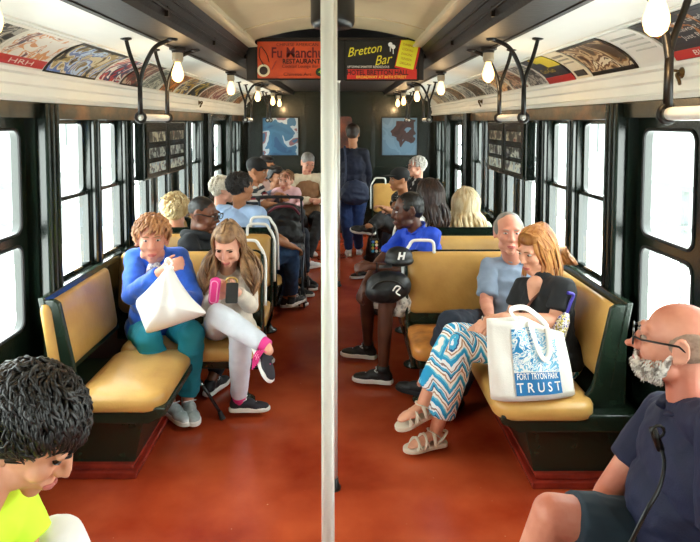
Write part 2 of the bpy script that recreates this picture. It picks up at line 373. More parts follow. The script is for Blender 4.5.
# =================================================================== seats
def cushion_bm(x0, x1, y0, y1, z, th=.085, r=.08, dome=.018):
    # rounded upholstered pad, domed on top
    loops = []
    for k, (ins, zz) in enumerate(((.012, z-th), (.0, z-th+.012), (0, z-.028), (.008, z-.012), (.025, z-.002), (.07, z+dome*.6), (.14, z+dome))):
        i2 = min(ins, (x1-x0)/2-.02, (y1-y0)/2-.02)
        loops.append([(x, y, zz) for x, y in rrect(x0+i2, x1-i2, y0+i2, y1-i2, max(r-i2*.3, .02), 6)])
    bm = bmesh.new(); R = [[bm.verts.new(p) for p in l] for l in loops]; n = len(R[0])
    for a, b in zip(R, R[1:]):
        for k in range(n): bm.faces.new((a[k], a[(k+1) % n], b[(k+1) % n], b[k]))
    bm.faces.new(R[0][::-1]); bm.faces.new(R[-1]); return bm
SZ = .42
def long_bench(s, y0, y1, label, worn=False):
    """bench along the wall; s = side"""
    t = thing('side_bench', label, 'bench', (s*1.05, (y0+y1)/2, 0), 'side benches with golden rattan seats')
    ya, yb = y0+.10, y1+.22
    bm = bmesh.new(); prism(bm, [(s*.965, .0), (s*1.43, .0), (s*1.43, .34), (s*.90, .34), (s*.90, .30)], ya, y1+.02); obj('plinth', bm, SEATG, t, bevel=.006)
    bm = bmesh.new(); box(bm, s*.93, s*1.43, ya-.05, y1+.02, 0, .035); box(bm, s*.95, s*1.43, ya-.03, y1+.02, .035, .06); obj('toe_board', bm, REDT, t, bevel=.008)
    # rim tray curving up into the back's end frame
    bm = bmesh.new(); prism(bm, [(s*.78, SZ-.10), (s*.78, SZ-.06), (s*1.43, SZ-.06), (s*1.43, SZ-.14), (s*.86, SZ-.14)], y0+.03, y1); obj('seat_tray', bm, SEATG, t, bevel=.008)
    for yy in (y0+.035, ):
        prof = [(1.0, SZ-.13), (.99, SZ-.05)] + [(p.x, p.y) for p in bez((1.08, SZ-.045, 0), (1.19, SZ-.03, 0), (1.235, SZ+.02, 0), (1.24, SZ+.12, 0), 6)] + [(1.30, .835), (1.325, .85), (1.38, .85), (1.38, SZ-.13)]
        bm = bmesh.new(); prism(bm, [(s*a, b) for a, b in prof], yy+.07, yy+.10); obj('end_frame', bm, SEATG, t, bevel=.008)
    xi = .79 if s < 0 else .755; bm = cushion_bm(min(s*xi, s*1.22), max(s*xi, s*1.22), y0+.02, y1, SZ, r=.085); obj('seat', bm, RATTAN, t, smooth=True)
    # back pad, tilted
    bm = cushion_bm(-.20, .20, ya+(.02 if s > 0 else -.02), yb, 0, th=.05, r=.035, dome=.012)
    a = math.radians(8)
    c = Vector((s*1.285 if s > 0 else -1.315, 0, SZ+.235)); u = Vector((s*math.sin(a), 0, math.cos(a))); nrm = Vector((-s*math.cos(a), 0, math.sin(a)))
    xf(bm, lambda x, y, z: c+u*x*.92+Vector((0, y, 0))+nrm*z); obj('backrest', bm, RATTAN, t, smooth=True)
    bm = bmesh.new(); prism(bm, [(s*1.30, .45), (s*1.33, .45), (s*1.40, .862), (s*1.37, .862)], ya, yb+.02); obj('back_frame', bm, SEATG, t, bevel=.005)
    return t
def cross_seat(s, yb, label, facing=-1, cush=True, back=RATTAN, group='cross seats with golden rattan backs', worn=False, xa=.455, hh=0.):
    """transverse seat; yb = plane of the backrest, facing -1 = towards the camera"""
    t = thing('cross_seat', label, 'seat', (s*.9, yb, 0), group)
    x0, x1 = min(s*xa, s*1.40), max(s*xa, s*1.40); f = facing; xc = s*xa
    tilt = .05
    bm = cushion_bm(-.195, .195, x0+.01, x1-.01, 0, th=.05, r=.06, dome=.01)
    def mp(x, y, z): return (y, yb + f*(z+.0) - f*tilt*(x/.39) - f*.0, .665+x)
    xf(bm, lambda x, y, z: (y, yb + f*z - f*tilt*(x/.39), .665+hh+x)); obj('backrest', bm, back, t, smooth=True)
    bm = cushion_bm(-.20, .20, x0, x1, 0, th=.02, r=.065, dome=0); xf(bm, lambda x, y, z: (y, yb - f*(.045-z) - f*tilt*(x/.39), .665+hh+x)); obj('back_panel', bm, SEATG, t, smooth=False)
    bm = bmesh.new()
    box(bm, x0, x1, yb-f*.05, yb-f*.0, SZ-.12, .50); obj('back_rail', bm, SEATG, t, bevel=.006)
    if cush:
        x0, x1 = min(s*xa, s*1.225), max(s*xa, s*1.225); bm = cushion_bm(x0, x1, min(yb+f*.03, yb+f*.47), max(yb+f*.03, yb+f*.47), SZ, r=.07); obj('seat', bm, RATTANT if worn else RATTAN, t, smooth=True)
        obj('seat_tray', B(x0+.03, x1, yb+f*.02, yb+f*.43, SZ-.14, SZ-.075), SEATG, t, bevel=.008)
        bm = bmesh.new(); lx = s*(xa+.10)
        for yy in (yb+f*.22,):
            lathe(bm, [(.075, 0), (.075, .012), (.04, .03), (.024, .07), (.024, .22), (.035, SZ-.13)], (lx, yy, 0), n=16)
        obj('pedestal', bm, SEATG, t, smooth=True)
    # aisle end casting
    bm = bmesh.new(); prism(bm, [(yb-f*.05, SZ-.14), (yb-f*.05, .50), (yb-f*.075, .83), (yb-f*.03, .85), (yb+f*.015, .60), (yb+f*.03, SZ), (yb+f*.40, SZ-.07), (yb+f*.40, SZ-.14)] if cush else [(yb-f*.05, .1), (yb-f*.075, .83), (yb-f*.03, .85), (yb+f*.03, .1)], xc, xc+s*.018, 'x'); obj('end_casting', bm, SEATG, t, bevel=.004)
    # white grab handle bent from tube
    h = bmesh.new(); yk = yb-f*.03
    pts = [(xc-s*.012, yk+f*.03, .52+hh), (xc-s*.012, yk+f*.01, .70+hh), (xc-s*.010, yk-f*.01, .80+hh), (xc+s*.005, yk-f*.012, .86+hh), (xc+s*.03, yk-f*.015, .90+hh), (xc+s*.045, yk-f*.015, .925+hh), (xc+s*.07, yk-f*.015, .935+hh),
           (xc+s*.15, yk-f*.015, .935+hh), (xc+s*.18, yk-f*.015, .925+hh), (xc+s*.19, yk-f*.015, .895+hh), (xc+s*.19, yk-f*.015, .82+hh)]
    tube(h, spline(pts, 4), .0105, 10); obj('grab_handle', h, ENAMEL, t, smooth=True)
    return t
long_bench(-1, 2.76, 3.40, 'empty side bench under the left windows beside the lady in blue')
long_bench(1, 2.68, 3.40, 'side bench under the right windows holding the printed tote bag')
long_bench(-1, .55, 1.65, 'side bench nearest on the left under the youth in neon shirt')
long_bench(1, .55, 1.65, 'side bench nearest on the right under the bald bearded man')
cross_seat(-1, 3.86, 'left cross seat with the lady in blue and the girl on it')
cross_seat(1, 3.86, 'right cross seat with the man in grey shirt on it', worn=True)
cross_seat(-1, 4.40, 'left cross seat behind the girl, under the man in black hoodie', hh=.015)
cross_seat(1, 4.40, 'right cross seat behind the man in grey shirt, under the man in blue polo', hh=.0)
cross_seat(-1, 4.66, 'left green backed cross seat turned away, under the man in pale blue shirt', facing=1, hh=.04)
cross_seat(1, 4.66, 'right green backed cross seat turned away, under the blonde woman', facing=1, hh=.04)
long_bench(-1, 5.30, 6.1, 'far side bench on the left under the man in striped polo')
long_bench(1, 5.45, 6.2, 'far side bench on the right beyond the blonde woman')
cross_seat(1, 8.25, 'farthest right cross seat, seen beside the navy jacket')
cross_seat(-1, 8.15, 'farthest left cross seat under the old man in tan jacket')

# =================================================================== poles
for y, lb in ((1.60, 'nearest white enamel pole in the middle of the aisle'), (2.74, 'second white pole, right behind the nearest one'), (6.24, 'third white pole, farthest down the aisle')):
    t = thing('standing_pole', lb, 'pole', (.012, y, 0), 'white standing poles in the aisle')
    bm = bmesh.new(); tube(bm, [(.012, y, .02), (.012, y, 2.37 if y < 4 else 2.17)], .0178, 24); obj('shaft', bm, POLEM, t, smooth=True)
    bm = bmesh.new(); lathe(bm, [(.032, 0), (.032, .012), (.024, .02), (.021, .055)], (.012, y, 0), n=20); obj('floor_flange', bm, IRON, t, smooth=True)
    zt = 2.376 if y < 4 else 2.16
    bm = bmesh.new(); lathe(bm, [(.022, -.06), (.024, -.02), (.04, -.008), (.04, 0)], (.012, y, zt), n=20); obj('ceiling_flange', bm, ENAMEL, t, smooth=True)

# =================================================================== bulbs
BY = [-.2, 1.60, 3.42, 5.05, 6.65, 8.1, 8.95]
for s in (-1, 1):
    for i, y in enumerate(BY):
        if y < 0: continue
        nth = ['nearest', 'second', 'third', 'fourth', 'fifth', 'farthest'][i-1]
        x = s*.865; t = thing('light_bulb', '%s bare glowing bulb under the %s ceiling beam' % (nth, 'left' if s < 0 else 'right'), 'light bulb', (x, y, 2.11), 'bare bulbs under the ceiling beams')
        zb = 2.112
        bm = bmesh.new(); lathe(bm, [(.045, 0), (.045, -.012), (.032, -.018), (.030, -.03)], (x, y, zb), n=20); obj('base_plate', bm, BEAM, t, smooth=False)
        bm = bmesh.new(); lathe(bm, [(.030, -.028), (.031, -.066), (.027, -.072), (.027, -.080)], (x, y, zb), n=20); obj('socket', bm, SOCK, t)
        bm = bmesh.new(); lathe(bm, [(.0135, -.078), (.017, -.092), (.025, -.114), (.032, -.138), (.033, -.155), (.027, -.176), (.013, -.188), (0, -.191)], (x, y, zb), n=20); obj('bulb', bm, BULB, t, smooth=True)
        l = bpy.data.lights.new('bulb_light', 'POINT'); l.color = (1, .66, .32); l.energy = 1.6; l.shadow_soft_size = .02
        lo = bpy.data.objects.new('bulb_light', l); C.objects.link(lo); lo.location = (x, y, zb-.225); put(lo, t)

# =================================================================== hand holds
for s in (-1, 1):
    for i, (y0, y1) in enumerate(((1.16, 1.70), (3.05, 3.52), (6.35, 6.8), (8.25, 8.6))):
        nth = ['nearest', 'second', 'third', 'farthest'][i]
        t = thing('hand_hold', '%s white hand bar hung on forked black brackets on the %s' % (nth, 'left' if s < 0 else 'right'), 'hand hold', (s*.955, (y0+y1)/2, 1.72), 'hand bars on forked brackets')
        for y in (y0, y1):
            bm = bmesh.new(); xb = s*.955
            tube(bm, [(xb, y, 1.735), (xb, y, 1.90)], [.013, .0115], 10)
            tube(bm, spline([(xb, y, 1.88), (s*.965, y, 1.93), (s*1.0, y, 2.03), (s*1.02, y, 2.108)], 5), .010, 10)
            tube(bm, spline([(xb, y, 1.87), (s*.94, y, 1.95), (s*.905, y, 2.03), (s*.87, y, 2.075), (s*.815, y, 2.10), (s*.79, y, 2.108)], 5), [.011]*26, 10)
            lathe(bm, [(.028, 0), (.028, -.008), (.012, -.014)], (s*1.02, y, 2.116), n=14)
            lathe(bm, [(.026, 0), (.026, -.012), (.012, -.018)], (s*.79, y, 2.116), n=14)
            tube(bm, [(xb+.024*math.cos(a), y, 1.722+.024*math.sin(a)) for a in np.linspace(0, 2*PI, 13)[:-1]], .008, 8, closed=True)
            obj('bracket', bm, IRON, t, smooth=True)
        bm = bmesh.new(); lathe(bm, [(.010, 0), (.010, .01), (.018, .014), (.019, .04), (.019, y1-y0-.04), (.018, y1-y0-.014), (.010, y1-y0-.01), (.010, y1-y0)], (xb, y0, 1.722), axis=(0, 1, 0), n=18); obj('grip', bm, ENAMEL, t, smooth=True)

# =================================================================== ceiling fan housing
t = thing('ceiling_fan', 'dark round fan housing on the cream ceiling behind the near pole', 'fan', (.0, 3.3, 2.36))
bm = bmesh.new(); lathe(bm, [(.05, 0), (.105, -.015), (.118, -.03), (.118, -.145), (.112, -.165), (.095, -.178), (.03, -.182), (0, -.182)], (.0, 3.3, 2.378), n=36); obj('housing', bm, mat('fan_black', '15120f', .35, var=.2), t, smooth=True)
bm = bmesh.new(); lathe(bm, [(.14, .0), (.14, -.012), (.05, -.016)], (0, 3.3, 2.38), n=32); obj('mounting_ring', bm, IRON, t)

# =================================================================== destination sign boxes in the windows
PIC = []
def picture_mat(name, cols, scale, seed, dist=1.2, stretch=(1, 1, 1)):
    if name in MATS: return MATS[name]
    m = bpy.data.materials.new(name); m.use_nodes = True; n = m.node_tree; p = n.nodes['Principled BSDF']; p.inputs['Roughness'].default_value = .3
    tc = n.nodes.new('ShaderNodeTexCoord'); mp = n.nodes.new('ShaderNodeMapping'); n.links.new(tc.outputs['Object'], mp.inputs[0])
    mp.inputs['Location'].default_value = (seed*3.1, seed*1.7, seed*.9); mp.inputs['Scale'].default_value = stretch
    t = n.nodes.new('ShaderNodeTexNoise'); t.inputs['Scale'].default_value = scale; t.inputs['Detail'].default_value = 2.5; t.inputs['Distortion'].default_value = dist
    n.links.new(mp.outputs[0], t.inputs[0]); r = n.nodes.new('ShaderNodeValToRGB'); r.color_ramp.interpolation = 'CONSTANT'
    k = len(cols); els = r.color_ramp.elements
    while len(els) < k: els.new(.5)
    for i, c in enumerate(cols):
        els[i].position = 0 if i == 0 else .34 + .32*(i/(k-1) if k > 1 else 0); els[i].color = rgb(c)
    n.links.new(t.outputs[0], r.inputs[0]); n.links.new(r.outputs[0], p.inputs['Base Color']); MATS[name] = m; return m
def flatobj(name, m, parent, s, y0, y1, z0, z1, x):   # thin slab facing the aisle
    return obj(name, B(s*x, s*(x-.003), y0, y1, z0, z1), m, parent)
for s in (-1, 1):
    t = thing('sign_box', 'dark green destination sign box mounted over the %s windows' % ('left' if s < 0 else 'right'), 'sign box', (s*1.40, 4.95, 1.28), 'destination sign boxes')
    y0, y1 = 4.36, 5.50
    obj('case', B(s*1.365, s*1.438, y0, y1, 1.275, 1.70), GREENP, t, bevel=.008)
    bm = bmesh.new(); xs = 1.362
    for a, b in ((y0+.03, 4.92), (4.94, y1-.03)):
        hs = [rrect(a+.06, b-.06, z0, z0+.075, .01) for z0 in (1.32, 1.43, 1.55)]
        bb = holes([[(a, 1.29), (b, 1.29), (b, 1.685), (a, 1.685)]], hs, .012); xf(bb, lambda x, y, z: (s*(xs+z), x, y))
        obj('front_frame', bb, GREEN, t)
    k = 0
    for a, b in ((4.42, 4.89), (4.97, 5.44)):
        for z0, cols in ((1.31, ['9fb7c4', 'd8dccf', '3a3f45', '6d2f22']), (1.42, ['1a1d1c', 'c9cfc8', '20302c']), (1.54, ['2d2f28', '3f3a30', 'c9c7b2', '7a2018'])):
            obj('roll_sign', B(s*1.357, s*1.360, a+.01, b-.01, z0+.005, z0+.10), picture_mat('rollsign%d' % (k % 6), cols, 14, k), t); k += 1
    for k, yy in enumerate((4.75, 5.27)):
        bm = text_bm('Iol', .05, thick=.0015, width=.07)
        xf(bm, lambda x, y, z: (s*1.354, yy-s*x, 1.465+y)); obj('lettering', bm, ENAMEL, t)

# =================================================================== advertising cards in the cove
ARC = bez((1.402-.006, 1.945, 0), (1.375, 1.99, 0), (1.295, 2.052, 0), (1.19, 2.078, 0), 12)
def arc_at(v):          # v 0..1 along the cove, returns (x,z,nx,nz)
    f = max(0, min(1, v))*12; i = min(int(f), 11); a, b = ARC[i], ARC[i+1]; p = a.lerp(b, f-i); d = (b-a).normalized()
    return p.x, p.y, d.y*-1, d.x   # normal pointing into the car
def card_bm(s, y0, y1, v0, v1, off, thick=.0025, seg=10):
    bm = bmesh.new(); A = []; Bb = []
    for k in range(seg+1):
        x, z, nx, nz = arc_at(v0+(v1-v0)*k/seg)
        A.append((x+nx*off, z+nz*off)); Bb.append((x+nx*(off-thick), z+nz*(off-thick)))
    prism(bm, [(s*a, b) for a, b in A+Bb[::-1]], y0, y1); return bm
LEN = .265
def cove_text(s, txt, yc, v, size, m, parent, off, width=None, shear=0):
    bm = text_bm(txt, size, shear, .0, width)
    def g(x, y, z):
        X, Z, nx, nz = arc_at(v+y/LEN); return (s*(X+nx*off), yc - s*x, Z+nz*off)
    xf(bm, g); obj('lettering', bm, m, parent)
def ad(s, y0, y1, desc, cols, scale=9, seed=0, border='e8e4d8', bands=(), texts=(), shapes=()):
    t = thing('advertising_card', desc, 'advertisement', (s*1.3, (y0+y1)/2, 2.0), 'curved advertising cards along the %s cove' % ('left' if s < 0 else 'right'))
    obj('card', card_bm(s, y0, y1, 0.0, 1, .003), mat('card_'+border, border, .3), t)
    g = .02
    if cols: obj('picture', card_bm(s, y0+g, y1-g, .06, .94, .0045), picture_mat('pic_%s_%d' % (s, int(y0*100)), cols, scale, seed), t)
    for (a, b, v0, v1, c) in bands:
        obj('colour_band', card_bm(s, y0+(y1-y0)*a, y0+(y1-y0)*b, v0, v1, .0065), mat('ink_'+c, c, .35), t)
    for (yf, v, size, c, tx, wd) in texts: cove_text(s, tx, y0+(y1-y0)*yf, v, size, mat('ink_'+c, c, .35), t, .0085, wd)
    return t
# left side, near to far
ad(-1, 1.75, 2.18, 'dark blue illustrated card, nearest in the left cove', ['16202c', 'b8c0c4', '2c3c50', 'd8d2c0'], 10, 1)
ad(-1, 2.20, 2.50, 'black and grey printed card at the top left corner', ['14171a', 'a9a59a', '1e2326', 'd8d2c0'], 14, 3)
ad(-1, 2.51, 2.94, 'white card with sketches and a red lettered band below', ['e9e6dc', 'e9e6dc', 'd79a62', 'e9e6dc', '8f5a48', '33415c'], 9, 2, bands=((.0, 1, .06, .30, 'c3332f'),), texts=((.5, .18, .05, 'ece4d8', 'HRH', .2),))
ad(-1, 2.96, 3.58, 'blue and gold picture card with black outlines on the left', ['22252c', 'a79458', 'd9d2b4', '5878b8', 'b9d2ea', '8a7440', '20242a'], 6.5, 5, border='24211c')
ad(-1, 3.60, 3.96, 'white card with a red and blue picture, left of the fork bracket', ['efe9e0', 'c2302a', '2c3560', 'efe9e0', 'a35038'], 8, 9)
ad(-1, 3.98, 4.34, 'dark red and black picture card above the left sign box', ['1c1614', '7e2a20', 'c9b49a', '2a1e1a'], 10, 11, border='2a1c18')
ad(-1, 4.36, 4.78, 'green grey speckled card above the left sign box', ['2c3a34', 'c8cabc', '6c7c70', '222a26'], 13, 12)
ad(-1, 4.80, 5.22, 'orange and brown picture card in the left cove', ['7a4220', 'd98a3a', '2c1a12', 'e0c8a0'], 9, 15)
ad(-1, 5.24, 5.66, 'gold and blue picture card in the left cove', ['caa02c', '2c3c6a', 'e8d8a8', '6a3a20'], 9, 18)
ad(-1, 5.68, 6.12, 'black card with yellow stripe in the left cove', ['18181a', '18181a', 'd0b03a', '2a2a2c'], 9, 21)
ad(-1, 6.14, 6.60, 'brown card with pale figures in the left cove', ['6a3a28', 'c89a7a', '3a2018', 'e0d0b8'], 11, 22)
ad(-1, 6.62, 7.08, 'red card far along the left cove', ['8a2a20', 'd8c0a8', '3c1a18'], 11, 25)
ad(-1, 7.10, 7.56, 'cream card far along the left cove', ['e8dcc4', '8a5a3a', '2c2420'], 12, 27)
ad(-1, 7.58, 8.04, 'grey green card far along the left cove', ['5a6458', 'c8c8b8', '20241f'], 12, 29)
ad(-1, 8.06, 8.60, 'last brown card in the left cove', ['5a3420', 'c89a62', '20140e'], 12, 31)
# right side
ad(1, 1.80, 2.46, 'navy card with white lettering and red strip, nearest on the right', ['1c2030', '1c2030', '1c2030', 'c07a34', '8a4a28'], 5, 41, border='14161e',
   bands=((0, 1, .02, .25, 'c92f2c'),), texts=((.70, .135, .05, 'f0ece4', 'BUY', .11), (.60, .82, .035, 'e8e6e0', 'Have you tried', .30), (.60, .66, .035, 'e8e6e0', 'his flavor? It is', .28), (.60, .50, .035, 'e8e6e0', 'Just Right!', .2)))
ad(1, 2.48, 2.76, 'plain white card with faint grey print on the right', [], border='e9e8e0', bands=((.1, .9, .80, .84, 'b7b8b2'), (.1, .8, .68, .71, 'c4c5be'), (.1, .85, .56, .59, 'c4c5be'), (.1, .7, .44, .47, 'c4c5be')))
ad(1, 2.78, 3.28, 'brown painted picture card with black border on the right', ['4a2e1a', '8a6038', 'c9b08a', '6b4426', 'e2d6bc', '3a2616'], 7, 44, border='221a14', bands=((.03, .97, .05, .14, '1c1a1a'),))
ad(1, 3.30, 3.50, 'narrow cream card of small print on the right', [], border='e6dcc2', bands=((.15, .85, .80, .86, '8d8878'), (.15, .85, .68, .72, 'a09a88'), (.15, .85, .56, .60, 'a09a88'), (.15, .85, .1, .3, '2b2a26')))
ad(1, 3.52, 3.96, 'navy yellow and red card in the right cove', ['1d2536', '1d2536', '2a3858', '1d2536'], 6, 47, border='15171c', bands=((0, 1, .0, .26, 'b92c2c'), (.0, .45, .60, 1.0, 'd9c42c'), (.35, .6, .8, 1.0, 'd9c42c')), texts=((.6, .5, .06, 'c9b03a', 'Go-Go', .22),))
ad(1, 3.98, 4.36, 'black and grey printed card above the right sign box', ['1c1c1e', 'bdb9ae', '2c2c30', '807a70'], 12, 48)
ad(1, 4.38, 4.78, 'red brown picture card above the right sign box', ['6a2a1e', 'c8a080', '2a1612', 'e0d0b8'], 10, 52)
ad(1, 4.80, 5.22, 'orange striped card in the right cove', ['c07030', 'e8c898', '4a2414', '201410'], 10, 54)
ad(1, 5.24, 5.66, 'white card with black drawing in the right cove', ['e4e0d4', '1c1c1c', 'e4e0d4', '5a5448'], 11, 56)
ad(1, 5.68, 6.12, 'dark brown card in the right cove', ['2c1c12', '8a6a48', '1a120c', 'c8b090'], 11, 58)
ad(1, 6.14, 6.60, 'grey card far along the right cove', ['6a6a64', 'c8c6ba', '24241f'], 12, 60)
ad(1, 6.62, 7.08, 'tan and black card far along the right cove', ['a58058', '1a1612', 'd8c8a8'], 12, 62)
ad(1, 7.10, 7.56, 'pale card with dark letters far along the right cove', ['dcd6c6', '2a2826', '8c8478'], 12, 64)
ad(1, 7.58, 8.04, 'black card far along the right cove', ['1a1a1a', 'b0a898', '2c2a28'], 12, 66)
ad(1, 8.06, 8.60, 'last tan card in the right cove', ['8a6a44', 'd8c8a8', '2c2018'], 12, 68)

# small latches on the cornice
for s, y in ((1, 2.44), (-1, 6.2), (1, 5.9)):
    t = thing('cornice_latch', {2.44: 'ornate dark metal latch on the right cornice above the door', 6.2: 'small dark latch on the left cornice', 5.9: 'small dark latch far along the right cornice'}[y], 'latch', (s*1.405, y, 1.89))
    bm = bmesh.new(); lathe(bm, [(.022, 0), (.024, .006), (.014, .012), (.012, .02)], (s*1.405, y, 1.895), axis=(-s, 0, 0), n=14); obj('boss', bm, BRASS, t, smooth=True)
    bm = bmesh.new(); tube(bm, spline([(s*1.39, y, 1.895), (s*1.37, y-.02, 1.885), (s*1.375, y-.03, 1.86), (s*1.385, y-.015, 1.85)], 4), .007, 8); tube(bm, spline([(s*1.39, y, 1.9), (s*1.37, y+.02, 1.905), (s*1.375, y+.03, 1.88)], 4), .006, 8); obj('lever', bm, BRASS, t, smooth=True)

# =================================================================== hanging sign board with the two signs
struct('trim_23', B(-.64, .64, 4.43, 4.47, 2.0, 2.30), mat('sign_board_black', '16120e', .45), bevel=.004)
struct('trim_24', B(-.64, .64, 4.40, 4.43, 2.285, 2.30), BEAM)
def sign(name, label, x0, x1, z0, z1, base):
    t = thing(name, label, 'sign', ((x0+x1)/2, 4.42, z0))
    obj('panel', B(x0, x1, 4.418, 4.428, z0, z1), base, t)
    bm = holes([rrect(x0-.008, x1+.008, z0-.008, z1+.008, .01)], [rrect(x0+.004, x1-.004, z0+.004, z1-.004, .006)], .012); xf(bm, lambda x, y, z: (x, 4.42+z, y)); obj('frame', bm, IRON, t)
    return t
def stext(t, txt, x, z, size, col, width=None, shear=0, rot=0, y=4.416, bold=0, m=None):
    bm = text_bm(txt, size, shear, .0, width, bold); c, s = math.cos(rot), math.sin(rot)
    xf(bm, lambda a, b, d: (x+a*c-b*s, y, z+a*s+b*c)); obj('lettering', bm, m or mat('ink_'+col, col, .4), t)
SO = mat('sign_orange_red', 'c64a22', .35, col2='a83a1c', vscale=7); SB = mat('sign_black', '14120f', .4)
a = P(257, 79, 4.42); b = P(324.5, 41, 4.42)
t = sign('restaurant_sign', 'orange red restaurant sign hanging left of the pole', a.x, b.x, a.z, b.z, SO)
w_, h_ = b.x-a.x, b.z-a.z
stext(t, 'CHINESE AMERICAN', a.x+.60*w_, a.z+.90*h_, .032, '2a0f0a', .30)
stext(t, 'Fu Manchu', a.x+.60*w_, a.z+.68*h_, .105, '5c0f14', .37, bold=.002)
stext(t, 'RESTAURANT', a.x+.66*w_, a.z+.46*h_, .048, '160c0a', .27, bold=.001)
stext(t, 'Cocktail Lounge Bar', a.x+.64*w_, a.z+.33*h_, .032, '3a120c', .26)
stext(t, 'Chinese Art', a.x+.60*w_, a.z+.12*h_, .034, '3a120c', .20)
# small generic lantern-like ornament at the sign's left edge
bm = bmesh.new(); cx_, cz_ = a.x+.10*w_, a.z+.22*h_
for i in range(1): lathe(bm, [(.0, 0), (.045, .001), (.045, .004), (0, .005)], (cx_, 4.418, cz_), axis=(0, -1, 0), n=24)
obj('round_emblem', bm, mat('ink_d8c8a0', 'd8c8a0', .4), t)
bm = bmesh.new(); lathe(bm, [(.0, 0), (.030, .001), (.030, .003), (0, .004)], (cx_, 4.413, cz_), axis=(0, -1, 0), n=24); obj('round_emblem', bm, mat('ink_2a1a14', '2a1a14', .4), t)
bm = bmesh.new(); tube(bm, spline([(cx_, 4.414, cz_+.04), (cx_-.03, 4.414, cz_+.10), (cx_-.02, 4.414, cz_+.17), (cx_+.02, 4.414, cz_+.12), (cx_+.04, 4.414, cz_+.06)], 5), .008, 8, flat=.3); obj('scroll', bm, mat('ink_2a1a14', '2a1a14', .4), t)
bm = bmesh.new(); tube(bm, [(a.x+.22*w_, 4.414, a.z+.25*h_), (a.x+.29*w_, 4.414, a.z+.48*h_)], .007, 8, flat=.3); obj('scroll', bm, mat('ink_8a1c18', '8a1c18', .4), t)
bm = bmesh.new(); lathe(bm, [(0, 0), (.03, .001), (.03, .003), (0, .004)], (a.x+.93*w_, 4.417, a.z+.18*h_), axis=(0, -1, 0), n=24); obj('green_dot', bm, mat('ink_1c2c14', '1c2c14', .4), t)
stext(t, '4', a.x+.93*w_, a.z+.18*h_, .04, '9ac23a', .02, y=4.411)
a = P(345, 80, 4.42); b = P(418, 40, 4.42); w_, h_ = b.x-a.x, b.z-a.z
t = sign('bar_sign', 'black bar and hotel sign with yellow script right of the pole', a.x, b.x, a.z, b.z, SB)
SY = mat('ink_d6c62c', 'd6c62c', .4)
stext(t, 'Bretton', a.x+.27*w_, a.z+.74*h_, .090, 'd6c62c', .25, shear=.45, rot=.16)
stext(t, 'Bar', a.x+.53*w_, a.z+.50*h_, .095, 'd6c62c', .13, shear=.45, rot=.16)
stext(t, 'UPTOWNS SMARTEST RENDEZVOUS', a.x+.32*w_, a.z+.325*h_, .024, 'd8d4c8', .30)
obj('red_strip', B(a.x+.03*w_, a.x+.985*w_, 4.415, 4.418, a.z+.02*h_, a.z+.27*h_), mat('ink_c3291e', 'c3291e', .4), t)
stext(t, 'HOTEL BRETTON HALL', a.x+.45*w_, a.z+.18*h_, .05, '2a0c0a', .44, y=4.413, bold=.001)
stext(t, 'BROADWAY AT 86TH STREET', a.x+.50*w_, a.z+.07*h_, .028, 'e8c23a', .36, y=4.413)
def card(t, x0, x1, z0, z1, cx, cz, rot, col, y):
    c, s = math.cos(rot), math.sin(rot); bm = B(x0, x1, 0, .003, z0, z1); xf(bm, lambda p, q, r: (cx+p*c-r*s, y+q, cz+p*s+r*c)); return obj('tilted_card', bm, mat('ink_'+col, col, .4), t)
card(t, -.075, .075, -.10, .10, a.x+.86*w_, a.z+.60*h_, -.22, 'c3291e', 4.413)
card(t, -.065, .065, -.098, .10, a.x+.855*w_, a.z+.64*h_, -.22, 'd6d02c', 4.409)
for k in range(5): stext(t, ['DINING', 'COCKTAILS', 'DANCING', 'TELEVISION', 'ORGAN'][k], a.x+(.87-.012*k)*w_, a.z+(.86-.115*k)*h_, .024, 'a0521c', .08, rot=-.22, y=4.406)
for dx, dz in ((.62, .78), (.66, .72)):
    bm = bmesh.new(); X = a.x+dx*w_; Z = a.z+dz*h_
    lathe(bm, [(0, 0), (.010, .001), (.016, .003), (0, .004)], (X, 4.414, Z+.03), axis=(0, -1, 0), n=12); tube(bm, [(X, 4.413, Z+.03), (X, 4.413, Z-.02)], .003, 6); obj('glass_drawing', bm, ENAMEL, t)

# =================================================================== end wall posters
def poster(px0, px1, label, cols, seed):
    a = P(px0, 155, YE); b = P(px1, 118, YE); t = thing('map_poster', label, 'poster', ((a.x+b.x)/2, YE-.01, a.z), 'framed blue posters on the end wall')
    obj('sheet', B(a.x, b.x, YE-.012, YE-.008, a.z, b.z), picture_mat('poster%d' % seed, cols, 3.2, seed, .6), t)
    bm = holes([[(a.x-.015, a.z-.015), (b.x+.015, a.z-.015), (b.x+.015, b.z+.015), (a.x-.015, b.z+.015)]], [[(a.x, a.z), (b.x, a.z), (b.x, b.z), (a.x, b.z)]], .02); xf(bm, lambda x, y, z: (x, YE-.012+z, y)); obj('frame', bm, IRON, t)
poster(263, 298, 'blue poster with white and pink shapes on the end wall, left', ['2c4f72', '36607f', '3c6888', 'a8b4bc', '80585e', '36607f'], 71)
poster(382, 417, 'blue grey poster with a dark brown shape on the end wall, right', ['587388', '647f94', '5c788c', '3c2a2a', '302222'], 79)
for s in (-1, 1):
    t = thing('door_poster', 'narrow reddish poster on the %s wall beside the far doors' % ('left' if s < 0 else 'right'), 'poster', (s*1.43, 7.98, 1.0))
    obj('sheet', B(s*1.424, s*1.43, 7.94, 8.10, 1.12, 1.66), picture_mat('dposter%d' % s, ['4a2a20', '8a5a48', '2a1c1a', 'b8a8a0', '3a4a68'], 8, 80+s), t)
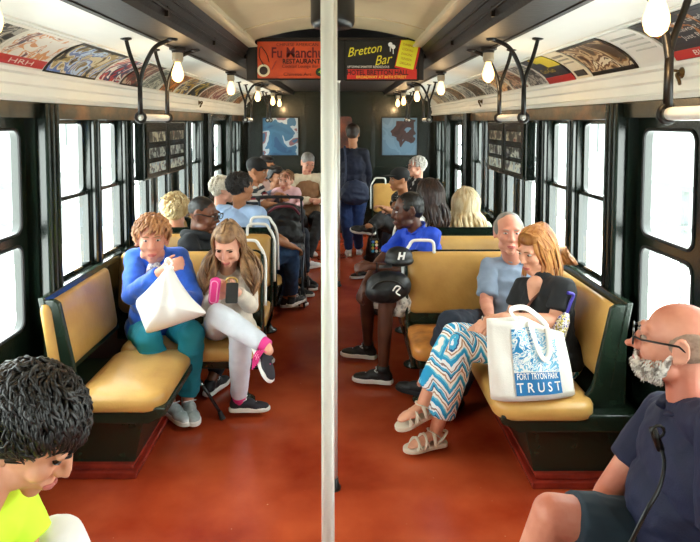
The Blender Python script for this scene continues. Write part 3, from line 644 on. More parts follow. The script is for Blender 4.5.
# =================================================================== people
def basis(fwd, up=(0, 0, 1)):            # columns: x = person's right, y = forward, z = up
    y = Vector(fwd).normalized(); u = Vector(up); z = (u - y*u.dot(y)).normalized(); x = y.cross(z)
    return Matrix((x, y, z)).transposed()
class Prims:
    def __init__(s): s.l = []
    def E(s, c, r, R=None, infl=0.):
        s.l.append(('E', Vector(c), Vector(r)+Vector((infl,)*3), R)); return s
    def C(s, a, b, ra, rb, fa=False, fb=False): # tapered limb; fa/fb = flat end
        s.l.append(('C', Vector(a), Vector(b), ra, rb, fa, fb)); return s
    def bm(s):
        bm = bmesh.new()
        for p in s.l:
            if p[0] == 'E':
                _, c, r, R = p; M = (R.to_4x4() if R is not None else Matrix.Identity(4)) @ Matrix.Diagonal((r.x, r.y, r.z, 1))
                bmesh.ops.create_icosphere(bm, subdivisions=3, radius=1, matrix=Matrix.Translation(c) @ M)
            else:
                _, a, b, ra, rb, fa, fb = p; d = (b-a); L = d.length; d = d/L if L > 1e-6 else Vector((0, 0, 1)); pr = []
                if fa: pr += [(0, -ra*.12), (ra*.8, -ra*.10)]
                else: pr += [(ra*math.sin(t), -ra*math.cos(t)) for t in (0, .4, .8, 1.2)]
                pr += [(ra, 0), (ra*.5+rb*.5, L*.5), (rb, L)]
                if fb: pr += [(rb*.8, L+rb*.10), (0, L+rb*.12)]
                else: pr += [(rb*math.sin(t), L+rb*math.cos(t)) for t in (1.2, .8, .4, 0)]
                lathe(bm, pr, a, d, n=16)
        bmesh.ops.recalc_face_normals(bm, faces=bm.faces)
        return bm
def solid(name, pr, m, parent, vox=.012, smooth=2, wr=0., wscale=14., extra=None, wst=(1, 1, 1), cut=None):
    """primitives fused into one continuous skin; wr = depth of folds"""
    bm = pr.bm()
    if extra: extra(bm)
    me = bpy.data.meshes.new('t'); bm.to_mesh(me); bm.free()
    o = bpy.data.objects.new('t', me); C.objects.link(o)
    r = o.modifiers.new('r', 'REMESH'); r.mode = 'VOXEL'; r.voxel_size = vox
    if smooth:
        q = o.modifiers.new('s', 'SMOOTH'); q.factor = .5; q.iterations = smooth
    dg = bpy.context.evaluated_depsgraph_get(); dg.update()
    m2 = bpy.data.meshes.new_from_object(o.evaluated_get(dg)); bpy.data.objects.remove(o); bpy.data.meshes.remove(me)
    if wr:
        n = len(m2.vertices); co = np.empty(n*3); m2.vertices.foreach_get('co', co); co = co.reshape(-1, 3)
        no = np.empty(n*3); m2.vertices.foreach_get('normal', no); no = no.reshape(-1, 3)
        off = random.random()*50
        for i in range(n):
            p = Vector((co[i, 0]*wscale*wst[0]+off, co[i, 1]*wscale*wst[1], co[i, 2]*wscale*wst[2]))
            v = noise.noise(p); v2 = noise.noise(p*2.3)
            d = (1-abs(v)*2.2)*.7 + v2*.45
            co[i] += no[i]*d*wr
        m2.vertices.foreach_set('co', co.ravel())
    ob = bpy.data.objects.new(name, m2); C.objects.link(ob); m2.materials.clear(); m2.materials.append(m)
    m2.polygons.foreach_set('use_smooth', [True]*len(m2.polygons))
    if parent is not None: put(ob, parent)
    return ob

def skinmat(name, col, col2=None, rough=.5): return mat('skin_'+name, col, rough, col2=col2 or None, var=0 if col2 else .12, vscale=7, bump=.05, bscale=60, spec=.4)
SK = {'pale': skinmat('pale', 'e0aa90', 'cf8f78'), 'fair': skinmat('fair', 'dfa588', 'c98a6c'), 'tan': skinmat('tan', 'b9805c', 'a06a48'), 'dark': skinmat('dark', '5a3424', '42241a', .42), 'brown': skinmat('brown', '6e422d', '573222', .42), 'ruddy': skinmat('ruddy', 'd49a80', 'c07c66'), 'red': skinmat('red', 'd6957c', 'bd6f58')}
LIP = {'pale': mat('lip_rose', 'b8625a', .4), 'dark': mat('lip_dark', '4a231c', .4)}
EYEW = mat('eye_white', 'b9b2aa', .25); IRIS = mat('iris_dark', '1c120c', .2)

def head_prims(pr, c, R, s=1., gender=0, nose=1.):
    def T(x, y, z): return c + R @ (Vector((x, y, z))*s)
    def e(x, y, z, a, b, d): pr.E(T(x, y, z), Vector((a, b, d))*s, R)
    e(0, -.018, .032, .074, .092, .082); e(0, .012, .0, .066, .075, .085)
    e(0, .030, -.048, .052, .055, .055); e(0, .022, -.072, .046 - gender*.006, .052, .036)
    e(0, .066, -.094, .024, .022, .019)
    for k in (-1, 1):
        e(k*.036, .062, -.022, .026, .024, .028); e(k*.030, .078, .032, .024, .012, .010)
        e(k*.044, .02, -.070, .018, .035, .026)
        e(k*.073, -.008, .0, .010, .018, .031); e(k*.079, -.014, .010, .006, .014, .020)
        for q in range(9):
            a0, a1 = -1.9+q*.42, -1.9+(q+1)*.42; pr.C(T(k*.084, -.012-.017*math.cos(a0), .004+.030*math.sin(a0)), T(k*.084, -.012-.017*math.cos(a1), .004+.030*math.sin(a1)), .0048*s, .0048*s)
        e(k*.080, .0, -.026, .006, .008, .010)
        e(k*.010, .094, -.026, .009, .010, .008)
    e(0, .086, -.062, .024, .012, .018)
    pr.C(T(0, .082, .026), T(0, .103*1.0, -.014*nose), .0085*s, .0105*s); e(0, .105*nose, -.022, .0115*nose, .012, .010)
def face_parts(root, c, R, s=1., sk='pale', brow='3a2a1c', closed=False, small=False):
    def T(x, y, z): return c + R @ (Vector((x, y, z))*s)
    for k in (-1, 1):
        bm = bmesh.new(); bmesh.ops.create_uvsphere(bm, u_segments=14, v_segments=8, radius=1, matrix=Matrix.Translation(T(k*.031, .0775, .012)) @ R.to_4x4() @ Matrix.Diagonal((.0125*s, .0095*s, (.0030 if closed else .0052)*s, 1)))
        ey = obj('eye', bm, EYEW if not closed else IRIS, root, smooth=True)
        if not closed:
            bm = bmesh.new(); bmesh.ops.create_uvsphere(bm, u_segments=12, v_segments=8, radius=1, matrix=Matrix.Translation(T(k*.030, .0850, .0115)) @ R.to_4x4() @ Matrix.Diagonal((.0052*s, .0030*s, .0050*s, 1)))
            obj('iris', bm, IRIS, ey, smooth=True)
        bm = bmesh.new(); tube(bm, spline([T(k*.014, .092, .029), T(k*.030, .0915, .034), T(k*.048, .078, .029)], 4), [.002*s, .003*s, .0034*s, .0034*s, .003*s, .0026*s, .0022*s, .002*s, .001*s], 6)
        obj('eyebrow', bm, mat('hair_'+brow, brow, .7), root, smooth=True)
    bm = bmesh.new()
    tube(bm, spline([T(-.023, .0875, -.0605), T(-.008, .0985, -.057), T(0, .099, -.059), T(.008, .0985, -.057), T(.023, .0875, -.0605)], 4), [.001*s]+[.0042*s]*15+[.001*s], 8)
    tube(bm, spline([T(-.021, .087, -.0635), T(0, .0985, -.067), T(.021, .087, -.0635)], 5), [.001*s]+[.0045*s]*9+[.001*s], 8)
    obj('lips', bm, LIP['dark' if sk in ('dark', 'brown') else 'pale'], root, smooth=True)
def glasses(root, c, R, s=1., m=None, dark=False):
    def T(x, y, z): return c + R @ (Vector((x, y, z))*s)
    bm = bmesh.new()
    for k in (-1, 1):
        loop = [T(k*.033+px, .105, .010+pz) for px, pz in rrect(-.025, .025, -.017, .017, .012, 4)]
        tube(bm, loop, .0028*s, 6, closed=True)
        tube(bm, [T(k*.058, .105, .018), T(k*.078, .085, .018), T(k*.084, -.005, .018), T(k*.083, -.03, .0)], .003*s, 6, flat=1)
    tube(bm, [T(-.009, .106, .016), T(.009, .106, .016)], .0025*s, 6)
    g = obj('glasses', bm, m or BLACK, root, smooth=True)
    bm = bmesh.new()
    for k in (-1, 1):
        v = [bm.verts.new(T(k*.033+px, .105, .010+pz)) for px, pz in rrect(-.025, .025, -.017, .017, .012, 4)]; bm.faces.new(v)
        r = bmesh.ops.extrude_face_region(bm, geom=bm.faces[-1:]);
    obj('lens', bm, BLACK if dark else GLASS, g)
def hairmat(col, col2=None): return mat('hair_'+col+(col2 or ''), col, .48, col2=col2, var=.45, vscale=30, stretch=(1, 1, .25), spec=.5, bump=.25, bscale=90, thr=(.35, .65))
def short_hair(root, c, R, s=1., col='2a1c12', vol=1., fringe=0., curl=.004, vox=.006, buzz=False, cs=28):
    def T(x, y, z): return c + R @ (Vector((x, y, z))*s)
    pr = Prims(); v = vol
    if buzz:
        pr.E(T(0, -.024, .040), Vector((.0765, .092, .080))*s, R)
    else:
        pr.E(T(0, -.030, .044), Vector((.078*v+.004, .090*v+.003, .078*v+.004))*s, R); pr.E(T(0, -.058, .005), Vector((.070*v, .060*v, .068))*s, R)
        for k in (-1, 1): pr.E(T(k*.062, .0, .035), Vector((.018*v, .040, .030))*s, R)
        if fringe: pr.E(T(.0, .045, .078), Vector((.060, .042, .030*fringe))*s, R)
    return solid('hair', pr, hairmat(col), root, vox=vox, smooth=1, wr=curl*s, wscale=cs)
def tufts(root, c, R, s=1., col='2a1c12', col2=None, n=260, L=.055, rad=.0075, lift=.008, rnd_=.5, vol=1., sweep=(0, -.35, -1), seed=5, hair_line=.42, low=-.55, curl=0., m=None, cap=True):
    rnd = random.Random(seed); bm = bmesh.new(); C0 = Vector((0, -.028, .040)); RR = Vector((.079*vol, .094*vol, .080*vol)); sw = Vector(sweep).normalized()
    def W(p): return c + R @ (p*s)
    for i in range(n):
        a = rnd.uniform(0, 2*PI); zc = rnd.uniform(low, 1); q = Vector((math.cos(a), math.sin(a), 0))*math.sqrt(max(0, 1-zc*zc)); q.z = zc
        if q.y > .40 and q.z < hair_line: continue
        if q.y > .05 and q.z < -.05: continue
        p = C0 + Vector((q.x*RR.x, q.y*RR.y, q.z*RR.z)); d = sw + Vector((rnd.uniform(-1, 1), rnd.uniform(-1, 1), rnd.uniform(-1, 1)))*rnd_
        d += Vector((q.x*.6, 0, 0)); d = (d - q*d.dot(q)).normalized(); sd = d.cross(q); l = L*rnd.uniform(.7, 1.2); pts = []
        for k in range(5):
            t = k/4; x = p + d*l*t + sd*math.sin(t*PI*1.6+a)*curl
            e = Vector(((x.x-C0.x)/RR.x, (x.y-C0.y)/RR.y, (x.z-C0.z)/RR.z)); e = e.normalized()*(1.0+lift/.085*math.sin(min(1, t*1.1+.1)*PI*.75)*rnd.uniform(.6, 1.2)); pts.append(W(C0+Vector((e.x*RR.x, e.y*RR.y, e.z*RR.z))))
        tube(bm, pts, [rad*s*k for k in (.6, 1, .95, .6, .08)], 6, flat=.5)
    bmesh.ops.recalc_face_normals(bm, faces=bm.faces)
    pr = Prims(); pr.E(W(C0+Vector((0, -.004, .0))), (RR-Vector((.003,)*3))*s, R); pr.E(W(Vector((0, -.058, -.002))), Vector((.068*vol, .056, .066))*s, R)
    for k in (-1, 1): pr.E(W(Vector((k*.064, -.005, .030))), Vector((.016*vol, .036, .030))*s, R)
    b2 = pr.bm(); me = bpy.data.meshes.new('x'); b2.to_mesh(me); b2.free(); bm.from_mesh(me); bpy.data.meshes.remove(me)
    return obj('hair', bm, m or hairmat(col, col2), root, smooth=True)
def strand_hair(root, c, R, s=1., col='5a3a20', col2=None, n=150, length=.30, wave=.012, vol=1., part=0., bun=None, seed=1, width=.011, face=.35, spread=.03, back_only=False, front=False):
    rnd = random.Random(seed); bm = bmesh.new()
    def T(x, y, z): return c + R @ (Vector((x, y, z))*s)
    Ri = R.inverted()
    def push(p, m=1.0):          # keep off the skull
        q = Ri @ (p-c)/s; e = Vector((q.x/.084, (q.y+.020)/.100, (q.z-.026)/.096))
        L = e.length
        if L < m: e = e/L*m if L > 1e-4 else Vector((0, -1, 0)); q = Vector((e.x*.084, e.y*.100-.020, e.z*.096+.026))
        return c + R @ (q*s)
    for i in range(n):
        a = rnd.uniform(0, 2*PI); side = 1 if math.cos(a) >= 0 else -1
        # root near the parting line, fall down at azimuth a
        az = a
        x0, y0 = side*.008+part, -.02+.075*rnd.uniform(-.9, .95)
        ty = math.sin(az); tx = math.cos(az)
        if ty > face: # face side: sweep to the side
            tx = side*math.sqrt(1-face*face); ty = face*rnd.uniform(.6, 1.0)
        p0 = T(x0*1.0, y0, .118)
        tgt = T(tx*.088*vol, ty*.095*vol-.02, .03 + rnd.uniform(-.01, .01)); low = T(tx*.088*vol, ty*.085*vol-.028, -.06)
        L = length*rnd.uniform(.75, 1.05); out = (R @ Vector((tx, ty, 0))); out.z = 0
        if out.length > 1e-3: out.normalize()
        pts = [p0, push(T((x0+tx*.085)/2, (y0+ty*.09-.02)/2, .100), 1.0+rnd.uniform(0, .06)*vol), tgt, low]
        if bun is not None:
            pts = [p0, push(T((x0+tx*.085)/2, (y0+ty*.09-.02)/2, .100), 1.03), push(T(tx*.085, ty*.09-.03, .02), 1.03), push(T(tx*.05, -.08, -.01), 1.02), bun + Vector((rnd.uniform(-.01, .01),)*3)]
            e = bun
            for k in range(4): e = e + Vector((rnd.uniform(-.018, .018), rnd.uniform(-.018, .018), -.022)) + (R @ Vector((0, -.008, 0))); pts.append(e)
        else:
            k = 0; q = low.copy(); m = max(2, int(L/.05))
            drop = Vector((0, 0, -1)); ph = rnd.uniform(0, 6.28)
            for k in range(m):
                q = q + drop*.05*s + out*spread*.2*(1-k/m) + Vector((math.sin(ph+k*1.3)*wave, math.cos(ph*1.7+k*1.2)*wave, 0)); pts.append(q.copy())
        sp = spline(pts, 3); nn = len(sp)
        rr = [width*s*(.45+.75*math.sin(PI*min(1, (j+2)/nn*.9)))*rnd.uniform(.8, 1.1) for j in range(nn)]; rr[-1] = .001; rr[-2] *= .5
        tube(bm, sp, rr, 6, flat=.55)
    pr = Prims(); pr.E(T(0, -.036, .042), Vector((.078, .086, .080))*s, R); pr.E(T(0, .018, .078), Vector((.064, .060, .040))*s, R); pr.E(T(0, -.055, -.01), Vector((.066, .052, .070))*s, R)
    bmesh.ops.recalc_face_normals(bm, faces=bm.faces)
    b2 = pr.bm(); me = bpy.data.meshes.new('x'); b2.to_mesh(me); b2.free(); bm.from_mesh(me); bpy.data.meshes.remove(me)
    return obj('hair', bm, hairmat(col, col2), root, smooth=True)

def hand_prims(pr, wr, d, nrm, s=1., curl=.5, side=1, thick=1., splay=1.):
    """wr wrist, d pointing along the hand, nrm = back-of-hand direction, side = thumb side sign"""
    d = Vector(d).normalized(); n = Vector(nrm); n = (n-d*n.dot(d)).normalized(); x = d.cross(n)*side
    R = Matrix((x, d, n)).transposed()
    pr.C(wr, wr+d*.03*s, .025*s, .026*s)
    pr.E(wr+d*.052*s, Vector((.040, .046, .0155))*s, R)
    for i, (off, L) in enumerate(((.030, .070), (.0105, .078), (-.0100, .072), (-.029, .058))):
        k = wr + d*.088*s + x*off*s*.98; a0 = curl*(.55+.08*i); sp = off*splay*1.0
        d1 = (d*math.cos(a0) - n*math.sin(a0) + x*sp*2.2).normalized(); d2 = (d*math.cos(a0+curl*1.1) - n*math.sin(a0+curl*1.1) + x*sp).normalized()
        d3 = (d*math.cos(a0+curl*1.9) - n*math.sin(a0+curl*1.9)+x*sp*.5).normalized()
        p1 = k + d1*L*.48*s; p2 = p1 + d2*L*.32*s; p3 = p2 + d3*L*.22*s; r = .0087*s*thick
        pr.C(k-d*.02*s, k, r*1.1, r*1.05); pr.C(k, p1, r*1.05, r*.95); pr.C(p1, p2, r*.95, r*.88); pr.C(p2, p3, r*.88, r*.75)
    t0 = wr + d*.022*s + x*.024*s; t1 = t0 + (x*.65+d*.75-n*.2).normalized()*.042*s; t2 = t1 + (x*.25+d*.9-n*.35*curl*2).normalized()*.032*s
    pr.C(wr+d*.02*s, t0, .016*s, .015*s); pr.C(t0, t1, .0135*s, .0105*s); pr.C(t1, t2, .0105*s, .0085*s)

def foot_frame(an, toe, up=None):
    d = (Vector(toe)-Vector(an)); return d
def shoe(root, an, toe, up, main, sole, s=1., lace=None, name='shoe', bare=False):
    """an: ankle joint, toe: tip of the toes, up: direction from sole to ankle"""
    an = Vector(an); toe = Vector(toe); up = Vector(up).normalized(); d = (toe-an); d = (d - up*d.dot(up)).normalized(); x = d.cross(up)
    R = Matrix((x, d, up)).transposed(); o = an - up*.075*s          # sole level under the ankle
    def T(a, b, c): return o + R @ (Vector((a, b, c))*s)
    pr = Prims()
    pr.E(T(0, -.022, .042), Vector((.034, .040, .040))*s, R); pr.C(T(0, -.01, .05), T(0, -.008, .085), .036*s, .037*s, fb=True)
    pr.E(T(0, .045, .046), Vector((.036, .065, .036))*s, R); pr.E(T(.002, .115, .030), Vector((.043, .065, .026))*s, R); pr.E(T(.002, .155, .026), Vector((.036, .038, .021))*s, R)
    sh = solid(name, pr, main, root, vox=.007*s, smooth=1)
    outl = [(x_*.95, y_) for x_, y_ in ((-.03, -.055), (0, -.066), (.03, -.055), (.037, -.01), (.037, .04), (.046, .11), (.044, .155), (.025, .19), (0, .200), (-.025, .188), (-.042, .155), (-.044, .11), (-.034, .04), (-.036, -.01))]
    out2 = [Vector((a, b, 0)) for a, b in outl]; out2 = spline(out2+[out2[0]], 3)[:-1]
    bm = bmesh.new(); rings = [[bm.verts.new(T(p.x*k, p.y*k+(1-k)*.06, z)) for p in out2] for k, z in ((.97, 0), (1, .005), (1.0, .020), (.95, .026))]
    for a, b in zip(rings, rings[1:]):
        for k in range(len(a)): bm.faces.new((a[k], a[(k+1) % len(a)], b[(k+1) % len(a)], b[k]))
    bm.faces.new(rings[0][::-1]); bm.faces.new(rings[-1]); bmesh.ops.recalc_face_normals(bm, faces=bm.faces)
    obj('sole', bm, sole, sh, smooth=False)
    if lace is not None:
        bm = bmesh.new()
        for k in range(4):
            y = .035+.022*k; z = .080-.009*k
            tube(bm, [T(-.022, y, z-.008), T(0, y+.010, z+.004), T(.022, y, z-.008)], .003*s, 6); tube(bm, [T(-.020, y+.012, z-.010), T(0, y, z+.003), T(.020, y+.012, z-.010)], .003*s, 6)
        tube(bm, spline([T(0, .04, .08), T(-.03, .05, .085), T(-.035, .03, .075), T(0, .04, .08)], 4), .003*s, 6); tube(bm, spline([T(0, .04, .08), T(.03, .05, .085), T(.035, .03, .075), T(0, .04, .08)], 4), .003*s, 6)
        obj('laces', bm, lace, sh)
    return sh, T
def bare_foot(pr, an, toe, up, s=1.):
    an = Vector(an); toe = Vector(toe); up = Vector(up).normalized(); d = (toe-an); d = (d - up*d.dot(up)).normalized(); x = d.cross(up)
    R = Matrix((x, d, up)).transposed(); o = an - up*.075*s
    def T(a, b, c): return o + R @ (Vector((a, b, c))*s)
    pr.E(T(0, -.022, .032), Vector((.028, .034, .030))*s, R); pr.C(T(0, .0, .06), T(0, .085, .032), .030*s, .024*s)
    pr.E(T(.0, .09, .026), Vector((.038, .055, .020))*s, R)
    for i, (a, l) in enumerate(((-.026, .165), (-.011, .17), (.002, .163), (.014, .152), (.026, .138))):
        pr.C(T(a, .11, .020), T(a, l, .016), .0095*s, .0075*s)
    return T

def torso_prims(pr, J, infl=0., w=1., d=1., belly=1.0, hips=1., parts=('pelvis', 'belly', 'chest', 'sh')):
    sR, sL = J['shR'], J['shL']; rt = (sR-sL).normalized(); pel = J['pel']; nb = (sR+sL)/2
    up = (nb-pel); H = up.length; u = up.normalized(); f = u.cross(rt).normalized(); r2 = f.cross(u)
    R = Matrix((r2, f, u)).transposed(); hw = (sR-sL).length/2
    hf = J.get('hipf'); Rp = R
    def at(t, off=0): return pel.lerp(nb, t) + f*off
    if 'pelvis' in parts: pr.E(at(.02, -.01), Vector((.165*w*hips, .125*d, .115)), R, infl)
    if 'belly' in parts:
        pr.E(at(.22, .01*belly), Vector((.150*w*hips**.5, .112*d*belly, .13)), R, infl); pr.E(at(.42, .012*belly), Vector((.145*w, .108*d*belly, .14)), R, infl)
    if 'chest' in parts:
        pr.E(at(.66, .0), Vector((max(hw*.90, .14*w), .112*d, .155)), R, infl); pr.E(at(.82, -.008), Vector((hw*.95, .09*d, .105)), R, infl)
    if 'sh' in parts:
        pr.C(sR-r2*.02, sL+r2*.02, .050+infl, .050+infl); pr.C(nb-u*.03-f*.01, nb+u*.035-f*.005, .085+infl*.6, .055+infl*.4)
    return u, f, r2
def person(label, J, sk='fair', look=(0, -1, 0), hup=(0, 0, 1), top=None, topm=None, sleeve=.55, pants=None, pleg=.95, pflare=0., s=1., w=1., d=1., belly=1., hips=1., vox=.009,
           hair=None, shoes=None, hands=None, glass=None, closed=False, brow='2e2016', gender=0, wr=.012, collar=None, nose=1., hs=1., legs=True, bareleg=False, group=None, arm=1., leg=1., eyes=True, extra=None, cat='person'):
    root = thing('person', label, cat, J['pel'] - Vector((0, 0, .0)), group)
    R = basis(look, hup); c = J['head']; skm = SK[sk]
    nb = (J['shR']+J['shL'])/2
    pr = Prims(); head_prims(pr, c, R, hs*s, gender, nose)
    u, f, r2 = torso_prims(pr, J, -.004, w, d, belly, hips)
    nk = c + R @ Vector((0, -.028, -.075))*hs*s
    pr.C(nb+u*.02, nk, .056*s, .052*s); pr.C(nk, c+R @ Vector((0, -.03, -.03))*hs*s, .054*s, .050*s)
    hk = hands or {}
    for k in ('R', 'L'):
        sh, el, ha = J['sh'+k], J['el'+k], J['ha'+k]
        pr.C(sh, el, .048*arm*s, .040*arm*s); pr.C(el, el.lerp(ha, .35), .040*arm*s, .038*arm*s); pr.C(el.lerp(ha, .35), ha, .038*arm*s, .026*arm*s)
        hd, hn, cu = hk.get(k, ((ha-el).normalized(), None, .6))
        if hn is None: hn = Vector((0, 0, 1)) if abs(Vector(hd).z) < .8 else f
        hand_prims(pr, ha, hd, hn, s*.95, cu, 1 if k == 'L' else -1)
        if legs:
            hp = J['pel'] + r2*(.085*w*hips)*(1 if k == 'R' else -1) - u*.02; hp = J.get('hip'+k, hp); J['hip'+k] = hp
            kn, an = J['kn'+k], J['an'+k]
            pr.C(hp, kn, .082*leg*w, .056*leg); pr.C(kn, kn.lerp(an, .35), .055*leg, .053*leg); pr.C(kn.lerp(an, .35), an, .053*leg, .034*leg)
            if shoes and shoes.get('bare'): bare_foot(pr, an, J['to'+k], J.get('up'+k, Vector((0, 0, 1))), s*.95)
            else: pr.C(an, an.lerp(J['to'+k], .3), .032, .028)
    body = solid('body', pr, skm, root, vox=vox, smooth=2)
    if eyes: face_parts(root, c, R, hs*s, sk, brow, closed)
    if glass: glasses(root, c, R, hs*s, dark=(glass == 'dark'))
    if topm is not None:
        pr = Prims(); torso_prims(pr, J, .012, w, d, belly, hips); pr.l[0][2][:] = pr.l[0][2] + Vector((.010, .010, .0))
        pr.l = [p for p in pr.l]
        for k in ('R', 'L'):
            sh, el, ha = J['sh'+k], J['el'+k], J['ha'+k]; a = arm*s
            if sleeve <= 1:
                e = sh.lerp(el, sleeve); pr.C(sh, e, .062*a, .060*a, fb=True)
            else:
                pr.C(sh, el, .062*a, .053*a); pr.C(el, el.lerp(ha, min(1, sleeve-1)), .053*a, .040*a, fb=True)
        tp = solid(top or 'shirt', pr, topm, root, vox=vox, smooth=2, wr=wr, wscale=11)
    if legs and pants is not None:
        pr = Prims(); torso_prims(pr, J, .013, w, d, 1, hips, parts=('pelvis',))
        for k in ('R', 'L'):
            hp, kn, an = J['hip'+k], J['kn'+k], J['an'+k]
            if pleg <= 1: pr.C(hp, hp.lerp(kn, pleg), .094*leg*w, .076*leg+pflare, fb=pleg < 1)
            else:
                pr.C(hp, kn, .094*leg*w, .068*leg); t = pleg-1; pr.C(kn, kn.lerp(an, t*.45), .068*leg, .063*leg+pflare*.5); pr.C(kn.lerp(an, t*.45), kn.lerp(an, t), .063*leg+pflare*.5, .048*leg+pflare, fb=True)
        solid('trousers' if pleg > 1.3 else 'shorts', pr, pants, root, vox=vox, smooth=2, wr=wr*.9, wscale=12)
    if collar is not None:
        bm = bmesh.new(); cc = nb+u*.045
        pts = [cc + r2*math.cos(a)*.068 + f*math.sin(a)*.062 + f*.005 + u*(.012 - .022*math.sin(a)) for a in np.linspace(PI/2+.35, 2.5*PI-.35, 18)]
        tube(bm, pts, .017, 8, flat=.35); obj('collar', bm, collar, root, smooth=True)
    if legs and shoes and not shoes.get('bare'):
        for k in ('R', 'L'): shoe(root, J['an'+k], J['to'+k], J.get('up'+k, Vector((0, 0, 1))), shoes['m'], shoes['s'], s*shoes.get('size', 1.), shoes.get('l'))
    return root, c, R, dict(nb=nb, u=u, f=f, r=r2)
V = Vector
def mk(**k): return {a: (b if isinstance(b, Vector) else V(b)) for a, b in k.items()}
WHITES = mat('shoe_white', 'e6e8ea', .5); SOLEW = mat('sole_white', 'ecebe6', .5); SHOEB = mat('shoe_black', '17171a', .55); SOLEB = mat('sole_black', '101012', .6)

# ---------------------------------------------------------------- lady in blue cardigan
BLUEC = mat('royal_blue_knit', '1a62dc', .75, var=.18, vscale=30, bump=.2, bscale=120, sheen=.3)
TEAL = mat('teal_trousers', '0b7f92', .75, var=.15, vscale=6, bump=.1)
J = mk(head=P(152, 240, 3.40), shR=P(133, 262, 3.60), shL=P(180, 262, 3.62), pel=P(160, 328, 3.68), elR=P(132, 295, 3.38), haR=P(163, 270, 3.22), elL=P(194, 300, 3.45), haL=P(168, 300, 3.24),
       knR=P(148, 338, 3.30), knL=P(192, 334, 3.34), anR=F(170, 402, .10), anL=F(188, 399, .10), toR=F(176, 419, .02), toL=F(192, 420, .02))
J['shR'] = V((J['shR'].x+.02, 3.58, .89)); J['shL'] = V((J['shL'].x-.01, 3.62, .89))
r, c, R, A = person('elderly person in royal blue cardigan and teal trousers holding a white cloth bag', J, 'ruddy', look=(.30, -1, .0), top='cardigan', topm=BLUEC, sleeve=1.85, pants=TEAL, pleg=1.88, pflare=.012, w=1.04, belly=1.25, hips=1.1,
    shoes=dict(m=mat('sneaker_grey', '9aa7a8', .6, col2='d5dadb', vscale=14), s=SOLEW, l=WHITES), vox=.008, gender=.6, brow='8a6a4a', hs=1.06,
    hands={'R': ((.75, -.2, .35), (-.3, -.9, .2), 1.0), 'L': ((-.3, -.5, -.5), (0, -.3, .8), .5)}, wr=.008)
tufts(r, c, R, 1.10, '8f5a34', 'c08a5c', n=460, L=.055, rad=.007, lift=.015, sweep=(.5, .25, -.8), rnd_=.45, vol=1.04, hair_line=.30, curl=.004)
bm = bmesh.new()
pr = Prims(); f = A['f']; n_ = A['nb']
pr.E(n_ - A['u']*.10 + f*.10, V((.055, .035, .13)), Matrix((A['r'], f, A['u'])).transposed()); pr.E(n_+A['u']*.02+f*.045, V((.062, .035, .03)), Matrix((A['r'], f, A['u'])).transposed())
solid('blouse', pr, mat('pale_print_blouse', 'd8cfc4', .7, col2='8d8a98', vscale=60, thr=(.45, .5)), r, vox=.008, wr=.004)
bm = bmesh.new(); tube(bm, spline([n_+f*.135-A['u']*.10+A['r']*.0, n_+f*.15-A['u']*.16+A['r']*.02, n_+f*.15-A['u']*.22], 4), .006, 6); obj('lanyard', bm, BLACK, r)

# white cloth bag gripped at the neck
def blob_bag(name, label, pts_front, depth, m, cat='bag', group=None, neck=None):
    pass
t = thing('cloth_bag', 'large white cloth bag gripped by its neck on the lap of the person in blue', 'bag', P(168, 330, 3.2))
CLOTH = mat('white_cloth', 'eeeeea', .8, bump=.1, bscale=20)
g = P(169, 268, 3.13)
def pillow(outline, Y, ctr, depth, nr=12, fold=.0, back=.3):
    W_ = [P(x, y, Y) for x, y in outline]; W_ = spline(W_+[W_[0]], 6)[:-1]; cc = P(ctr[0], ctr[1], Y); bm = bmesh.new(); nrm = V((0, -1, .25)).normalized(); sides = []
    for sg, dp in ((1, depth), (-1, depth*back)):
        rings = []
        for k in range(nr):
            t = 1-k/nr; row = []
            for i_, p in enumerate(W_):
                q = cc.lerp(p, t); ang = math.atan2(q.z-g.z, q.x-g.x); rr_ = (q-g).length
                row.append(q + nrm*sg*dp*(1-t**2.4)**.6 + nrm*sg*fold*math.sin(ang*15+rr_*9)*(1-t**4)*math.sin(min(1, rr_/.3)*PI*.8+.3))
            rings.append(row)
        sides.append(rings)
    A = [[bm.verts.new(p) for p in r_] for r_ in sides[0]]; Bq = [A[0]] + [[bm.verts.new(p) for p in r_] for r_ in sides[1][1:]]
    n = len(A[0])
    for RG, fl in ((A, 0), (Bq, 1)):
        for a, b in zip(RG, RG[1:]):
            for k in range(n): bm.faces.new((a[k], a[(k+1) % n], b[(k+1) % n], b[k]))
        bm.faces.new(RG[-1])
    bmesh.ops.recalc_face_normals(bm, faces=bm.faces); return bm
obj('bag_body', pillow([(166, 268), (172, 268), (181, 283), (192, 298), (205, 311), (203, 315), (188, 321), (170, 327), (149, 333), (145, 329), (140, 316), (136, 302), (146, 291), (158, 278)], 3.12, (168, 303), .10, fold=.007, back=.6), CLOTH, t, smooth=True)
bm = bmesh.new(); tube(bm, [g+V((.018*math.cos(a), .018*math.sin(a), .0)) for a in np.linspace(0, 2*PI, 13)[:-1]], .008, 8, closed=True); tube(bm, spline([g, g+V((-.015, -.01, .035)), g+V((.0, -.015, .055)), g+V((.02, -.01, .03)), g], 4), .006, 6); obj('gathered_neck', bm, CLOTH, t, smooth=True)

# walking cane leaning under the seat
t = thing('walking_cane', 'thin black walking cane slanting to the floor beside the sneakers of the blue cardigan person', 'cane', F(224, 418, 0))
a = F(223, 417, .015); b = P(186, 359, 3.46)
bm = bmesh.new(); tube(bm, [a, b], .0095, 12); obj('shaft', bm, mat('cane_black', '15161a', .25), t, smooth=True)
bm = bmesh.new(); tube(bm, [a-V((0, 0, .014)), a+(b-a)*.09], [.017, .012], 12); obj('rubber_tip', bm, RUBBER, t)
bm = bmesh.new(); q = a.lerp(b, .55); tube(bm, [q, q+(b-a)*.03], .0115, 12); obj('height_collar', bm, CHROME, t)

